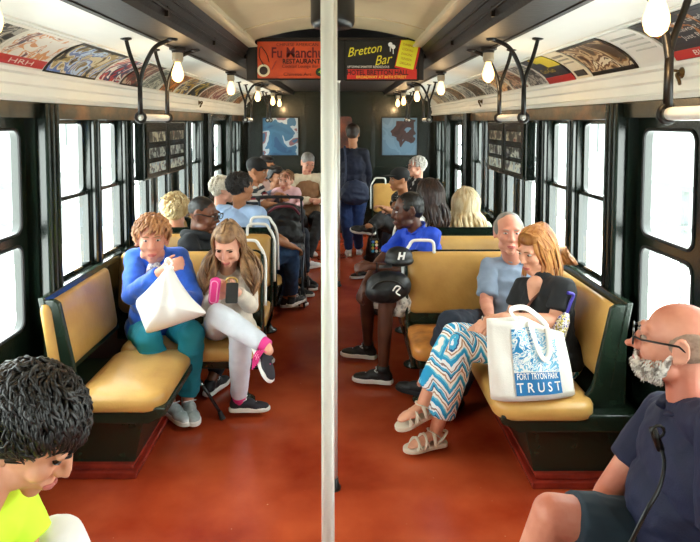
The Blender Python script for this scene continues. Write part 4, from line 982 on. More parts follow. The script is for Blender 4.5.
# ---------------------------------------------------------------- girl with long brown hair
KNIT = mat('cream_sweater', 'd9cdbc', .85, var=.12, vscale=25, bump=.3, bscale=90)
JEANW = mat('pale_grey_jeans', 'd3d9e4', .8, var=.15, vscale=9, bump=.15, bscale=120)
J = mk(head=P(228, 244, 3.50), shR=P(206, 277, 3.66), shL=P(248, 277, 3.66), pel=P(229, 332, 3.68), elR=P(203, 308, 3.54), haR=P(216, 297, 3.36), elL=P(250, 305, 3.52), haL=P(237, 292, 3.36),
       knR=P(218, 315, 3.24), knL=P(241, 335, 3.28), anR=P(265, 345, 3.12), anL=F(239, 399, .10), toR=P(276, 364, 3.05), toL=F(254, 412, .02))
r, c, R, A = person('girl with long brown hair in cream sweater and pale jeans, legs crossed', J, 'pale', look=(-.05, -.9, -.50), top='sweater', topm=KNIT, sleeve=1.9, pants=JEANW, pleg=1.93, w=.92, s=.92, gender=1, vox=.0075, closed=True, hs=1.12, leg=.95,
    hands={'R': ((.5, -.3, .35), (-.5, -.8, 0), .8), 'L': ((-.5, -.4, .35), (.5, -.8, 0), .8)}, brow='4a3422', legs=True, wr=.005)
strand_hair(r, c, R, 1.0, '5c3f2a', 'a9835c', n=300, length=.25, wave=.030, seed=3, width=.0095, face=.42, spread=.11, vol=1.05)
PINK = mat('hot_pink', 'e0358c', .6); KEDS = mat('canvas_black', '26232b', .8)
for k, upv in (('R', (.62, -.30, .62)), ('L', (0, 0, 1))):
    an, to = J['an'+k], J['to'+k]
    sh, T = shoe(r, an, to, V(upv), KEDS, SOLEW, .90, PINK if k == 'R' else WHITES)
    d = (an - J['kn'+k]).normalized(); bm = bmesh.new(); tube(bm, [an-d*.065, an-d*.01, an+d*.02], [.040, .039, .036], 14); obj('sock', bm, PINK, r, smooth=True)
bm = bmesh.new()
p = J['anR'] + V((.0, -.05, -.01))
for k in range(4): tube(bm, spline([p+V((-.01*k, 0, 0)), p+V((-.02-.01*k, -.005, -.03)), p+V((-.035-.008*k, 0, -.07-.01*k))], 4), .004, 6)
obj('ribbon', bm, PINK, r)
t = thing('phone', 'small black phone held upright by the girl in the cream sweater', 'phone', P(231, 292, 3.25))
bm = bmesh.new(); prism(bm, rrect(-.033, .033, -.055, .055, .01), -.005, .005); q = P(232, 293, 3.26); M = Matrix.Translation(q) @ Matrix.Rotation(-.35, 4, 'X'); bmesh.ops.transform(bm, matrix=M, verts=bm.verts); obj('phone_body', bm, BLACK, t)
t = thing('pink_purse', 'bright pink purse in the hand of the girl', 'purse', P(214, 292, 3.27))
q = P(214.5, 291, 3.27); bm = bmesh.new(); prism(bm, rrect(-.028, .028, -.075, .075, .026), -.02, .02); M = Matrix.Translation(q) @ Matrix.Rotation(.12, 4, 'Y'); bmesh.ops.transform(bm, matrix=M, verts=bm.verts); obj('purse_body', bm, PINK, t, bevel=.012)
bm = bmesh.new(); tube(bm, [M @ V((a, -.022, b)) for a, b in rrect(-.018, .018, -.06, .06, .016)], .003, 6, closed=True); obj('zip', bm, mat('pale_pink', 'f0a0c8', .5), t)
t = thing('small_bracelet', 'gold bangle watch in the hands of the girl beside the phone', 'bracelet', P(232, 281, 3.30))
q = P(232, 281, 3.31); bm = bmesh.new(); tube(bm, [q+V((.03*math.cos(a), -.01, .022*math.sin(a))) for a in np.linspace(0, 2*PI, 15)[:-1]], .006, 8, closed=True); obj('band', bm, mat('gold_metal', 'c9a860', .3, metal=.7), t)

# ---------------------------------------------------------------- man in black hoodie with glasses
HOOD = mat('black_hoodie', '15181d', .85, var=.3, vscale=20, bump=.1)
DEN = mat('dark_denim', '1b2433', .85, var=.25, vscale=20)
J = mk(head=P(204, 215, 4.10), shR=(-.97, 3.99, .90), shL=(-.90, 4.29, .89), pel=(-1.02, 4.13, .50), elR=(-.82, 3.96, .66), haR=(-.62, 4.05, .60), elL=(-.72, 4.32, .68), haL=(-.56, 4.18, .60),
       knR=(-.60, 4.08, .50), knL=(-.58, 4.24, .50), anR=F(211, 381, .09), anL=(-.62, 4.22, .09), toR=F(220, 385, .02), toL=(-.48, 4.20, .02))
r, c, R, A = person('young man in black hoodie and black framed glasses looking towards the aisle', J, 'brown', look=(1, -.25, -.18), top='hoodie', topm=HOOD, sleeve=1.9, pants=DEN, pleg=1.9, shoes=dict(m=SHOEB, s=SOLEW, l=WHITES), glass=True, brow='120c08', vox=.009, hs=1.05)
short_hair(r, c, R, 1.03, '14100e', buzz=True, curl=.001)
bm = bmesh.new(); tube(bm, [A['nb']+V((.09*math.cos(a), .09*math.sin(a), .03+.02*math.cos(a+2))) for a in np.linspace(0, 2*PI, 17)[:-1]], .034, 10, closed=True); obj('hood', bm, HOOD, r, smooth=True)

def seated(label, x, y, z, fx, fy, headz, sk, topm, pants, hairf, look=None, shoes=None, w=1., hs=1., floor_off=0., shw=.19, lean=.05, vox=.011, head=None, **k):
    """seated figure facing (fx,fy) with pelvis at x,y,z"""
    f = V((fx, fy, 0)).normalized(); rt = f.cross(V((0, 0, 1))); p = V((x, y, z)); h = head if head is not None else p + f*(lean+.06) + V((0, 0, headz-z))
    nb = V((p.x, p.y, 0)).lerp(V((h.x, h.y, 0)), .75); nb.z = h.z-.20
    J = dict(head=h, shR=nb+rt*shw-f*.02, shL=nb-rt*shw-f*.02, pel=p)
    for s_, a in ((1, 'R'), (-1, 'L')):
        J['el'+a] = nb + rt*s_*(shw+.05) + f*.06 - V((0, 0, .26)); J['ha'+a] = p + rt*s_*.10 + f*.34 + V((0, 0, .12))
        J['kn'+a] = p + rt*s_*.11 + f*.42 + V((0, 0, .03)); J['an'+a] = V((J['kn'+a].x, J['kn'+a].y, .09)) + f*.04
        J['to'+a] = V((J['an'+a].x, J['an'+a].y, .02)) + f*.17
    for q in list(k):
        if q[:2] in ('sh', 'el', 'ha', 'kn', 'an', 'to', 'up') and len(q) == 3: J[q] = V(k.pop(q))
    r, c, R, A = person(label, J, sk, look=look or (fx, fy, -.1), topm=topm, pants=pants, pleg=k.pop('pleg', 1.88), shoes=shoes, w=w, hs=hs, vox=vox, **k)
    hairf(r, c, R); return r, c, R, A, J
# person with pale curly hair by the left window
seated('person with pale blond curls by the left window behind the man in the black hoodie', -1.10, 4.80, .50, 0, 1, 1.06, 'fair', mat('grey_green_shirt', '5c6a68', .8), DEN, lambda r, c, R: tufts(r, c, R, 1.08, 'b99763', 'e6d2a4', n=300, L=.06, rad=.010, lift=.02, rnd_=1., vol=1.05, curl=.012),
       shoes=dict(m=SHOEB, s=SOLEB), head=P(176, 211, 4.72), shw=.13, w=.8)
# man in pale blue shirt, back to the camera
LB = mat('pale_blue_shirt', 'a3bfe6', .75, var=.12, vscale=10, bump=.05); JB = mat('blue_denim', '27466e', .85, var=.3, vscale=30, bump=.1)
J = mk(head=P(242, 188, 4.95), shR=(-.66, 4.88, 1.0), shL=(-.92, 5.14, 1.0), pel=(-.90, 4.95, .52), elR=P(266, 236, 4.85), haR=P(291, 246, 5.0), elL=(-.72, 5.34, .78), haL=(-.52, 5.32, .70),
       knR=P(291, 251, 5.08), knL=(-.48, 5.32, .58), anR=P(292, 297, 5.22), anL=(-.45, 5.45, .10), toR=F(300, 310, .03), toL=(-.28, 5.5, .02))
J['shR'] = P(258, 214, 4.88); J['shL'] = P(222, 212, 5.10)
r, c, R, A = person('man with black wavy hair in pale blue shirt and jeans, back to the camera', J, 'tan', look=(1, .75, -.1), topm=LB, sleeve=1.35, pants=JB, pleg=1.9, shoes=dict(m=SHOEB, s=SOLEW, l=WHITES), brow='120c08', w=1.15, d=1.2, wr=.012, hs=.95, vox=.009)
tufts(r, c, R, .97, '0e0c0d', '26201e', n=380, L=.055, rad=.009, lift=.018, rnd_=.8, vol=1.06, curl=.010)
seated('person with white hair by the left window beyond the man in pale blue', -1.12, 5.55, .50, 1, .2, 1.10, 'pale', mat('pale_grey_top', 'b9bcb8', .8), DEN, lambda r, c, R: tufts(r, c, R, 1.04, 'c9bda8', 'efe8da', n=260, L=.06, rad=.010, lift=.016, rnd_=.8, curl=.008), shoes=dict(m=SHOEB, s=SOLEB), head=P(224, 190, 5.6))
# striped polo man with dark cap
def stripes(name, cols, scale, axis='Z', rough=.8):
    m = bpy.data.materials.new(name); m.use_nodes = True; n = m.node_tree; p = n.nodes['Principled BSDF']; p.inputs['Roughness'].default_value = rough
    tc = n.nodes.new('ShaderNodeTexCoord'); s = n.nodes.new('ShaderNodeSeparateXYZ'); n.links.new(tc.outputs['Object'], s.inputs[0])
    a = n.nodes.new('ShaderNodeMath'); a.operation = 'MULTIPLY'; a.inputs[1].default_value = scale; n.links.new(s.outputs[axis], a.inputs[0])
    b = n.nodes.new('ShaderNodeMath'); b.operation = 'FRACT'; n.links.new(a.outputs[0], b.inputs[0])
    r = n.nodes.new('ShaderNodeValToRGB'); r.color_ramp.interpolation = 'CONSTANT'; e = r.color_ramp.elements
    while len(e) < len(cols): e.new(.5)
    for i, (q, c_) in enumerate(cols): e[i].position = q; e[i].color = rgb(c_)
    n.links.new(b.outputs[0], r.inputs[0]); n.links.new(r.outputs[0], p.inputs['Base Color']); return m
STR = stripes('striped_polo', [(0, 'c9c6c0'), (.22, '2b3038'), (.5, 'e2ded6'), (.68, '8e2a38'), (.84, '262c34')], 9)
def cap(root, c, R, s, m, brim=True):
    def T(x, y, z): return c + R @ (V((x, y, z))*s)
    pr = Prims(); pr.E(T(0, -.016, .052), V((.086, .102, .078))*s, R); o = solid('cap', pr, m, root, vox=.008, smooth=1)
    if brim:
        bm = bmesh.new(); prism(bm, [(a*s, b*s) for a, b in [(-.075, .05), (-.070, .10), (-.04, .15), (0, .165), (.04, .15), (.070, .10), (.075, .05)]], -.004, .004, 'z'); xf(bm, lambda x, y, z: T(x/s, y/s, z+.062-abs(x/s)*.12)); obj('brim', bm, m, o)
r, c, R, A, J = seated('man in striped polo shirt and dark cap seated on the left before the stroller', -.86, 6.0, .50, 1, -.1, 1.22, 'tan', STR, mat('navy_trousers', '161c28', .8), lambda r, c, R: (short_hair(r, c, R, 1., '2a2320', buzz=True), cap(r, c, R, 1.05, mat('cap_black', '141416', .8))),
       shoes=dict(m=SHOEB, s=SOLEW), head=P(257, 171, 6.0), w=1.2, shw=.22, sleeve=.7, elR=P(266, 205, 5.80), haR=P(284, 207, 5.9), belly=1.3, look=(1, -.1, -.25))
seated('dark haired woman in sunglasses behind the man in striped polo', -1.0, 7.1, .50, 1, -.6, 1.22, 'tan', mat('pink_beige_top', 'c9a69a', .8), DEN, lambda r, c, R: strand_hair(r, c, R, 1., '1c1412', n=70, length=.14, seed=8, width=.014), shoes=dict(m=SHOEB, s=SOLEB), head=P(267, 167, 7.0), glass='dark', gender=1)
GB = mat('grey_blue_jacket', '585f72', .8, col2='3b4152', vscale=30)
r, c, R, A, J = seated('dark haired woman in grey blue jacket hugging a toddler', -.72, 6.55, .50, .7, -.8, 1.12, 'tan', GB, DEN, lambda r, c, R: strand_hair(r, c, R, 1., '1a1412', n=70, length=.10, seed=9, width=.014, bun=c+R @ V((0, -.11, .05))), shoes=dict(m=SHOEB, s=SOLEB), head=P(277, 178, 6.5), gender=1,
    elL=P(296, 205, 6.35), haL=P(284, 196, 6.15), elR=P(276, 205, 6.3), haR=P(282, 200, 6.1), sleeve=1.9)
# toddler
h = P(286, 181, 6.22)
J = dict(head=h, pel=h+V((.02, .06, -.36)), shR=h+V((-.11, .02, -.13)), shL=h+V((.11, .04, -.13)), elR=h+V((-.16, -.02, -.22)), haR=h+V((-.16, -.12, -.18)), elL=h+V((.15, -.02, -.24)), haL=h+V((.08, -.13, -.24)),
         knR=h+V((-.08, -.14, -.36)), knL=h+V((.10, -.14, -.36)), anR=h+V((-.10, -.18, -.52)), anL=h+V((.12, -.18, -.52)), toR=h+V((-.10, -.26, -.56)), toL=h+V((.12, -.26, -.56)))
r, c, R, A = person('toddler with light brown hair in pale pink top on a lap', J, 'pale', look=(-.3, -1, -.1), topm=mat('pale_pink_top', 'e2b9bf', .8), sleeve=1.8, pants=mat('grey_leggings', '7a7a80', .8), pleg=1.8, s=.62, hs=1.42, w=.62, d=.66, leg=.58, arm=.8, vox=.008, brow='6a4a30', shoes=dict(m=WHITES, s=SOLEW, size=.85))
tufts(r, c, R, .88, '7a5034', 'a87c54', n=160, L=.05, rad=.008, lift=.010)
# old man in tan jacket
TANJ = mat('tan_jacket', '9c7450', .85, col2='7c5638', vscale=5); CRS = mat('cream_shirt', 'd8ccb0', .8)
r, c, R, A, J = seated('grey haired old man in tan jacket sitting at the far end of the aisle', -.42, 7.55, .52, .25, -1, 1.20, 'ruddy', CRS, mat('dark_trousers', '1b1a1c', .8), lambda r, c, R: short_hair(r, c, R, 1.04, '8f8a86', buzz=True, curl=.003),
    shoes=dict(m=WHITES, s=SOLEW), head=P(308, 163, 7.3), w=1.15, look=(.35, -1, -.45), haR=P(314, 200, 7.0), haL=P(319, 201, 7.0), sleeve=1.85, anR=F(307, 248, .10), toR=F(310, 255, .02), anL=F(307, 262, .10), toL=F(312, 268, .02))
pr = Prims(); torso_prims(pr, J, .020, 1.12, 1.1, 1.2, 1., parts=('pelvis', 'belly', 'chest'))
solid('jacket', pr, TANJ, r, vox=.01, wr=.01)
# standing person in navy
NV = mat('navy_jacket', '141b33', .85, col2='0c1122', vscale=4); 
p0 = F(352, 256, 0); yy = p0.y
J = dict(head=P(353, 134, yy), pel=P(352, 195, yy+.02), shR=P(364, 149, yy), shL=P(343, 149, yy), elR=P(368, 172, yy+.03), haR=P(366, 190, yy+.15), elL=P(341, 172, yy), haL=P(345, 192, yy+.12),
         knR=P(357, 226, yy), knL=P(347, 226, yy-.04), anR=P(359, 249, yy+.12), anL=P(349, 250, yy), toR=P(360, 253, yy+.3), toL=P(348, 256, yy+.15))
J['shR'].z = J['shL'].z = J['head'].z-.24
r, c, R, A = person('person standing at the far door in navy jacket and blue jeans, back turned', J, 'tan', look=(.2, 1, -.1), topm=NV, sleeve=1.9, pants=mat('blue_jeans', '1f3c74', .8, var=.2), pleg=1.92, shoes=dict(m=WHITES, s=SOLEW), vox=.010, w=1.1, d=1.1, belly=1.1)
short_hair(r, c, R, 1.03, '2c1d14', 1.04, curl=.004)
pr = Prims(); q = P(355, 192, yy-.20); pr.E(q, V((.17, .09, .15))); pr.E(q+V((0, 0, -.06)), V((.18, .09, .10)))
t = thing('shoulder_bag', 'slouchy dark blue shoulder bag hanging behind the standing person', 'bag', q)
solid('bag_body', pr, mat('blue_nylon', '16233f', .7), t, vox=.012, wr=.01)
bm = bmesh.new(); tube(bm, spline([q+V((-.12, .02, .10)), P(346, 165, yy-.16), J['shL']+V((.02, -.02, .085)), J['shL']+V((.06, .12, -.05)), q+V((.0, .30, .02))], 5), .012, 8); obj('strap', bm, mat('blue_nylon', '16233f', .7), t)

# ---------------------------------------------------------------- far right group
BLKP = mat('black_print_jacket', '0f1012', .8, col2='9a9c98', vscale=26, thr=(.36, .40))
seated('person in black cap and black printed jacket seated sideways on the right', .80, 6.55, .50, -1, -.25, 1.12, 'tan', BLKP, mat('black_trousers', '101012', .8), lambda r, c, R: (short_hair(r, c, R, 1., '1c1614', buzz=True), cap(r, c, R, 1.05, mat('cap_black', '141416', .8))),
    shoes=dict(m=SHOEB, s=SOLEW), head=P(399, 180, 6.3), knR=P(378, 222, 6.2), haR=P(384, 208, 6.1), elR=P(394, 212, 6.2), knL=P(380, 220, 6.0), anL=P(370, 227, 5.9), toL=P(362, 224, 5.9), upL=(0, -.5, .8))
seated('grey haired person in glasses and dark jacket by the end wall on the right', .98, 7.5, .50, -1, -.3, 1.22, 'pale', mat('black_white_jacket', '191a1c', .8, col2='b9bab6', vscale=12, thr=(.38, .42)), DEN, lambda r, c, R: tufts(r, c, R, 1.04, 'a8a29a', 'd8d4cc', n=260, L=.06, rad=.009, lift=.014, rnd_=.6, curl=.006), shoes=dict(m=SHOEB, s=SOLEB), head=P(416, 167, 7.4), glass=True)
DH = '1c1210'
seated('woman with long dark brown hair and white top turned away on the right', .78, 4.95, .50, -.5, .6, 1.12, 'tan', mat('white_top', 'd8d6d2', .8), DEN, lambda r, c, R: strand_hair(r, c, R, 1.06, DH, '3a231a', n=190, length=.24, wave=.02, vol=1.15, seed=12, width=.013), shoes=dict(m=SHOEB, s=SOLEB), head=P(428, 195, 4.95), gender=1)
seated('blonde woman with long pale hair seated with her back to the camera', 1.07, 5.05, .50, .3, 1, 1.10, 'fair', mat('pale_sage_top', '9aa48e', .8), DEN, lambda r, c, R: strand_hair(r, c, R, 1.08, 'c9ab78', 'e9dcb8', n=200, length=.22, wave=.025, vol=1.15, seed=14, width=.013, spread=.09), shoes=dict(m=SHOEB, s=SOLEB), head=P(466, 203, 5.1), gender=1, shw=.155, w=.9)

# ---------------------------------------------------------------- man in blue polo
POLO = mat('bright_blue_polo', '1546c8', .75, var=.15, vscale=12, bump=.08)
PLAID = mat('pale_plaid_shorts', 'c9c4b8', .8, col2='8d8a84', vscale=40, thr=(.45, .5))
J = mk(head=P(407, 211, 4.14), shL=P(432, 237, 4.02), shR=P(405, 236, 4.30), pel=P(432, 292, 4.16), elR=P(380, 262, 4.18), haR=P(365, 284, 3.98), elL=P(414, 272, 3.94), haL=P(372, 266, 3.90),
       knR=P(367, 294, 4.10), knL=P(386, 302, 3.88), anR=F(368, 347, .10), anL=F(383, 371, .10), toR=F(350, 356, .02), toL=F(360, 381, .02))
r, c, R, A = person('man in bright blue polo and pale shorts seated sideways with hands together', J, 'dark', look=(-1, -.18, -.15), top='polo_shirt', topm=POLO, sleeve=.72, pants=PLAID, pleg=.86, pflare=.03, w=1.1, belly=1.15, shoes=dict(m=mat('sneaker_black', '141416', .6), s=SOLEW, l=WHITES, size=1.02), collar=POLO, brow='0c0806', vox=.008, hs=1.06,
    hands={'R': ((-.4, -.5, -.7), (-.6, -.3, .6), .6), 'L': ((-.85, .1, -.1), (0, -.6, .7), .8)}, leg=.92)
short_hair(r, c, R, 1.02, '0e0a09', 1.0, curl=.003, cs=60)
bm = bmesh.new(); tube(bm, [J['haL']+(J['elL']-J['haL']).normalized()*.03+V((0, .028*math.cos(a), .028*math.sin(a))) for a in np.linspace(0, 2*PI, 13)[:-1]], .005, 6, closed=True); obj('wristband', bm, BLACK, r)
for k in ('R', 'L'):
    d = (J['kn'+k]-J['an'+k]).normalized(); bm = bmesh.new(); tube(bm, [J['an'+k]-d*.01, J['an'+k]+d*.035], .041, 14); obj('sock', bm, SHOEB, r, smooth=True)
BAGB = mat('black_nylon', '121416', .5, var=.3, vscale=20, bump=.1)
t = thing('backpack', 'black rounded backpack on the lap of the man in blue polo', 'bag', P(386, 287, 3.80))
pr = Prims(); q = P(387, 287, 3.80); pr.E(q, V((.135, .085, .10))); pr.E(q+V((-.04, -.02, -.02)), V((.10, .075, .075))); pr.E(q+V((.06, 0, .01)), V((.09, .08, .085)))
solid('bag_body', pr, BAGB, t, vox=.01, wr=.006)
bm = bmesh.new(); tube(bm, [q+V((.10*math.cos(a), -.088, .062*math.sin(a))) for a in np.linspace(.2, PI-.2, 12)], .006, 6); obj('zip', bm, IRON, t)
bm = bmesh.new(); tube(bm, spline([q+V((.03, -.088, .0)), q+V((.05, -.092, .03)), q+V((.075, -.088, .02)), q+V((.05, -.09, -.01)), q+V((.075, -.086, -.03))], 4), .005, 6); obj('white_mark', bm, ENAMEL, t)
t = thing('black_cap', 'black cap with a white letter held above the backpack', 'cap', P(398, 256, 3.82))
q = P(399, 256, 3.83); pr = Prims(); pr.E(q, V((.088, .075, .062))); pr.E(q+V((0, 0, -.03)), V((.095, .08, .035)))
solid('crown', pr, BAGB, t, vox=.008)
bm = bmesh.new(); tube(bm, [q+V((-.05, -.07, -.045)), q+V((-.13, -.06, -.055))], [.05, .035], 14, flat=.16); obj('brim', bm, BAGB, t, smooth=True)
bm = text_bm('H', .06, shear=.2, thick=.003, bold=.003); xf(bm, lambda x, y, z: q+V((x+.005, -.078+z, y+.015))); obj('letter', bm, ENAMEL, t)
# colourful little box beside him
t = thing('dotted_pouch', 'black pouch with coloured dots hanging in the aisle beyond the man in blue polo', 'pouch', P(374, 247, 4.9))
a_ = P(370, 253, 4.9); b_ = P(379, 239, 4.9); obj('panel', B(a_.x, b_.x, 4.88, 4.92, a_.z, b_.z), BLACK, t, bevel=.005)
for k, cc in enumerate(('3c9ac8', 'd8d8d4', 'c8a03c', 'c84848', '58a05c', 'e8e4d8', '4878c0', 'e0c050')):
    bm = bmesh.new(); lathe(bm, [(0, 0), (.012, .001), (.012, .003), (0, .004)], (a_.x+.022+.030*(k % 2), 4.879, a_.z+.02+.025*(k//2)), axis=(0, -1, 0), n=10); obj('coloured_dot', bm, mat('ink_'+cc, cc, .5), t)
bm = bmesh.new(); tube(bm, spline([(a_.x+.01, 4.9, b_.z), ((a_.x+b_.x)/2, 4.9, b_.z+.12), (b_.x-.01, 4.9, b_.z)], 5), .005, 6); obj('strap', bm, BLACK, t)

# ---------------------------------------------------------------- man in grey blue shirt
GSH = mat('grey_blue_shirt', '8393a8', .8, var=.12, vscale=14, bump=.08)
J = mk(head=P(509, 233, 3.66), shR=P(490, 268, 3.74), shL=P(536, 268, 3.74), pel=P(508, 324, 3.70), elR=P(486, 302, 3.62), haR=P(490, 318, 3.42), elL=P(545, 305, 3.66), haL=P(520, 318, 3.42),
       knR=P(448, 318, 3.40), knL=P(462, 322, 3.30), anR=P(432, 372, 3.42), anL=F(420, 382, .10), toR=P(415, 382, 3.5), toL=F(404, 391, .02))
J['knR'] = V((.66, 3.35, .58)); J['knL'] = V((.82, 3.30, .50)); J['anR'] = F(424, 384, .10); J['toR'] = F(405, 391, .02); J['anL'] = V((.72, 3.50, .10)); J['toL'] = V((.62, 3.38, .02))
r, c, R, A = person('grey haired man in grey blue shirt and dark jeans beside the woman in black', J, 'ruddy', look=(-.12, -1, .0), topm=GSH, sleeve=.80, pants=DEN, pleg=1.9, shoes=dict(m=SHOEB, s=SOLEB, size=1.0), collar=GSH, vox=.008, hs=1.06, brow='8a8078',
    hands={'R': ((.3, -.6, -.5), (-.5, -.3, .8), .6), 'L': ((-.5, -.6, -.3), (.2, -.3, .8), .6)})
pr = Prims()
T = lambda x, y, z: c + R @ (V((x, y, z))*1.06)
for k in (-1, 1): pr.E(T(k*.064, -.03, .02), V((.022, .060, .055)), R)
pr.E(T(0, -.075, .01), V((.066, .045, .065)), R); pr.E(T(0, -.03, .065), V((.072, .08, .055)), R)
solid('hair', pr, hairmat('8d8880'), r, vox=.007, wr=.002)

# ---------------------------------------------------------------- woman with orange blonde hair
BT = mat('black_tshirt', '101216', .8, var=.3, vscale=10)
def zigzag(name):
    m = bpy.data.materials.new(name); m.use_nodes = True; n = m.node_tree; p = n.nodes['Principled BSDF']; p.inputs['Roughness'].default_value = .8
    tc = n.nodes.new('ShaderNodeTexCoord'); s = n.nodes.new('ShaderNodeSeparateXYZ'); n.links.new(tc.outputs['Object'], s.inputs[0])
    def M(op, a, b=None):
        q = n.nodes.new('ShaderNodeMath'); q.operation = op
        for i, v in enumerate((a, b)):
            if v is None: continue
            if isinstance(v, (int, float)): q.inputs[i].default_value = v
            else: n.links.new(v, q.inputs[i])
        return q.outputs[0]
    X = M('ADD', M('MULTIPLY', s.outputs['X'], 1.0), M('MULTIPLY', s.outputs['Y'], .45))
    tri = M('ABSOLUTE', M('SUBTRACT', M('FRACT', M('MULTIPLY', X, 11.0)), .5))
    nz = n.nodes.new('ShaderNodeTexNoise'); nz.inputs['Scale'].default_value = 26; n.links.new(tc.outputs['Object'], nz.inputs[0])
    vv = M('ADD', M('MULTIPLY', s.outputs['Z'], 7.0), M('ADD', M('MULTIPLY', tri, 1.1), M('MULTIPLY', nz.outputs[0], .25)))
    fr = M('FRACT', vv)
    r = n.nodes.new('ShaderNodeValToRGB'); r.color_ramp.interpolation = 'CONSTANT'; e = r.color_ramp.elements
    cols = [(0, 'e9ecec'), (.14, '1b93c4'), (.30, '65bfd8'), (.38, 'eeeae2'), (.50, 'b58a6a'), (.58, 'efece6'), (.68, '2a4a78'), (.74, '3aa6cf'), (.86, 'dfe6ea'), (.93, '8a6f66')]
    while len(e) < len(cols): e.new(.5)
    for i, (q, c_) in enumerate(cols): e[i].position = q; e[i].color = rgb(c_)
    n.links.new(fr, r.inputs[0]); n.links.new(r.outputs[0], p.inputs['Base Color']); return m
ZZ = zigzag('zigzag_print')
J = mk(head=P(536, 250, 3.18), shL=P(564, 290, 3.00), shR=P(525, 288, 3.26), pel=P(551, 352, 3.16), elL=P(556, 322, 2.96), haL=P(503, 318, 2.90), elR=P(512, 318, 3.22), haR=P(487, 322, 3.05),
       knL=P(462, 345, 2.98), knR=P(455, 336, 3.10), anL=F(436, 430, .11), anR=P(424, 402, 3.06), toL=F(410, 452, .02), toR=P(394, 421, 2.98))
r, c, R, A = person('woman with orange blond hair in black top and blue zigzag trousers', J, 'fair', look=(-.85, -.45, -.32), top='v_neck_top', topm=BT, sleeve=.62, pants=ZZ, pleg=1.78, pflare=.022, w=1.0, gender=1, vox=.0075, hs=1.02, brow='8a5a34',
    shoes=dict(bare=True), hands={'L': ((-.9, 0, -.25), (0, -.3, .8), .5), 'R': ((-.8, -.3, -.4), (0, -.2, .9), .5)}, wr=.008, d=.95)
strand_hair(r, c, R, 1.03, '9c5826', 'cf9450', n=300, length=.10, wave=.012, seed=21, width=.010, face=.42, bun=P(563, 250, 3.28), vol=1.05)
hl = strand_hair(r, c, R, 1.03, '9c5826', 'cf9450', n=46, length=.035, wave=.006, seed=29, width=.008, face=.80)
# neckline skin, strap
f, u, r2, nb = A['f'], A['u'], A['r'], A['nb']
bm = bmesh.new(); tube(bm, spline([nb-r2*.05+u*.07, nb+f*.15-u*.08, nb+f*.20-u*.24+r2*.06, nb+f*.17-u*.42+r2*.13], 6), .012, 8, flat=.35); obj('leather_strap', bm, mat('brown_leather', '5e2f1a', .5), r, smooth=True)
vn = bmesh.new()
a1 = nb+u*.055+r2*.065+f*.06; a2 = nb+u*.055-r2*.065+f*.06; a3 = nb-u*.10+f*.128
pr = Prims(); pr.C(nb+u*.035+f*.045, nb-u*.085+f*.096, .050, .012); solid('neckline', pr, SK['fair'], r, vox=.007)
SAND = mat('cream_sandal', 'd9cfba', .6, var=.1)
for k in ('L', 'R'):
    an, to = J['an'+k], J['to'+k]; up = V((0, 0, 1)) if k == 'L' else V((-.15, -.1, 1)).normalized(); d = (to-an); d = (d-up*d.dot(up)).normalized(); x = d.cross(up); RR = Matrix((x, d, up)).transposed(); o = an-up*.075
    T = lambda a, b, c_: o + RR @ (V((a, b, c_))*.95)
    ol = [Vector((a, b, 0)) for a, b in ((0, -.066), (.03, -.055), (.036, -.01), (.036, .04), (.046, .11), (.044, .155), (.025, .185), (0, .192), (-.025, .18), (-.042, .15), (-.044, .11), (-.034, .04), (-.034, -.01), (-.03, -.055))]
    ol = spline(ol+[ol[0]], 3)[:-1]; bm = bmesh.new(); rg = [[bm.verts.new(T(p.x, p.y, z)) for p in ol] for z in (-.012, .012)]
    for q in range(len(ol)): bm.faces.new((rg[0][q], rg[0][(q+1) % len(ol)], rg[1][(q+1) % len(ol)], rg[1][q]))
    bm.faces.new(rg[0][::-1]); bm.faces.new(rg[1]); bmesh.ops.recalc_face_normals(bm, faces=bm.faces)
    s0 = obj('sandal', bm, SAND, r, bevel=.004)
    bm = bmesh.new()
    for (ya, yb_, h) in ((.13, .10, .046), (.10, .135, .048), (.055, .09, .060), (.09, .05, .062), (.02, .035, .080)):
        tube(bm, spline([T(-.043, ya, .004), T(-.036, ya*.6+yb_*.4, h*.75), T(0, (ya+yb_)/2, h+.004), T(.036, ya*.4+yb_*.6, h*.75), T(.043, yb_, .004)], 4), .009, 8, flat=.4)
    tube(bm, spline([T(-.036, .03, .01), T(-.034, -.03, .05), T(0, -.062, .062), T(.034, -.03, .05), T(.036, .03, .01)], 4), .009, 8, flat=.4)
    tube(bm, spline([T(-.035, -.01, .05), T(-.03, .025, .078), T(0, .045, .085), T(.03, .025, .078), T(.035, -.01, .05)], 4), .009, 8, flat=.4)
    obj('straps', bm, SAND, s0, smooth=True)
# ring
bm = bmesh.new(); q = J['haL']+V((-.10, 0, .0)); tube(bm, [q+V((0, .01*math.cos(a), .01*math.sin(a))) for a in np.linspace(0, 2*PI, 11)[:-1]], .003, 6, closed=True); obj('ring', bm, CHROME, r)

# ---------------------------------------------------------------- printed tote bag
t = thing('tote_bag', 'white canvas tote bag with blue FORT TRYON PARK TRUST print on the bench', 'bag', (.95, 2.84, .44))
CAN = mat('cream_canvas', 'e6e3da', .85, bump=.15, bscale=160, var=.05)
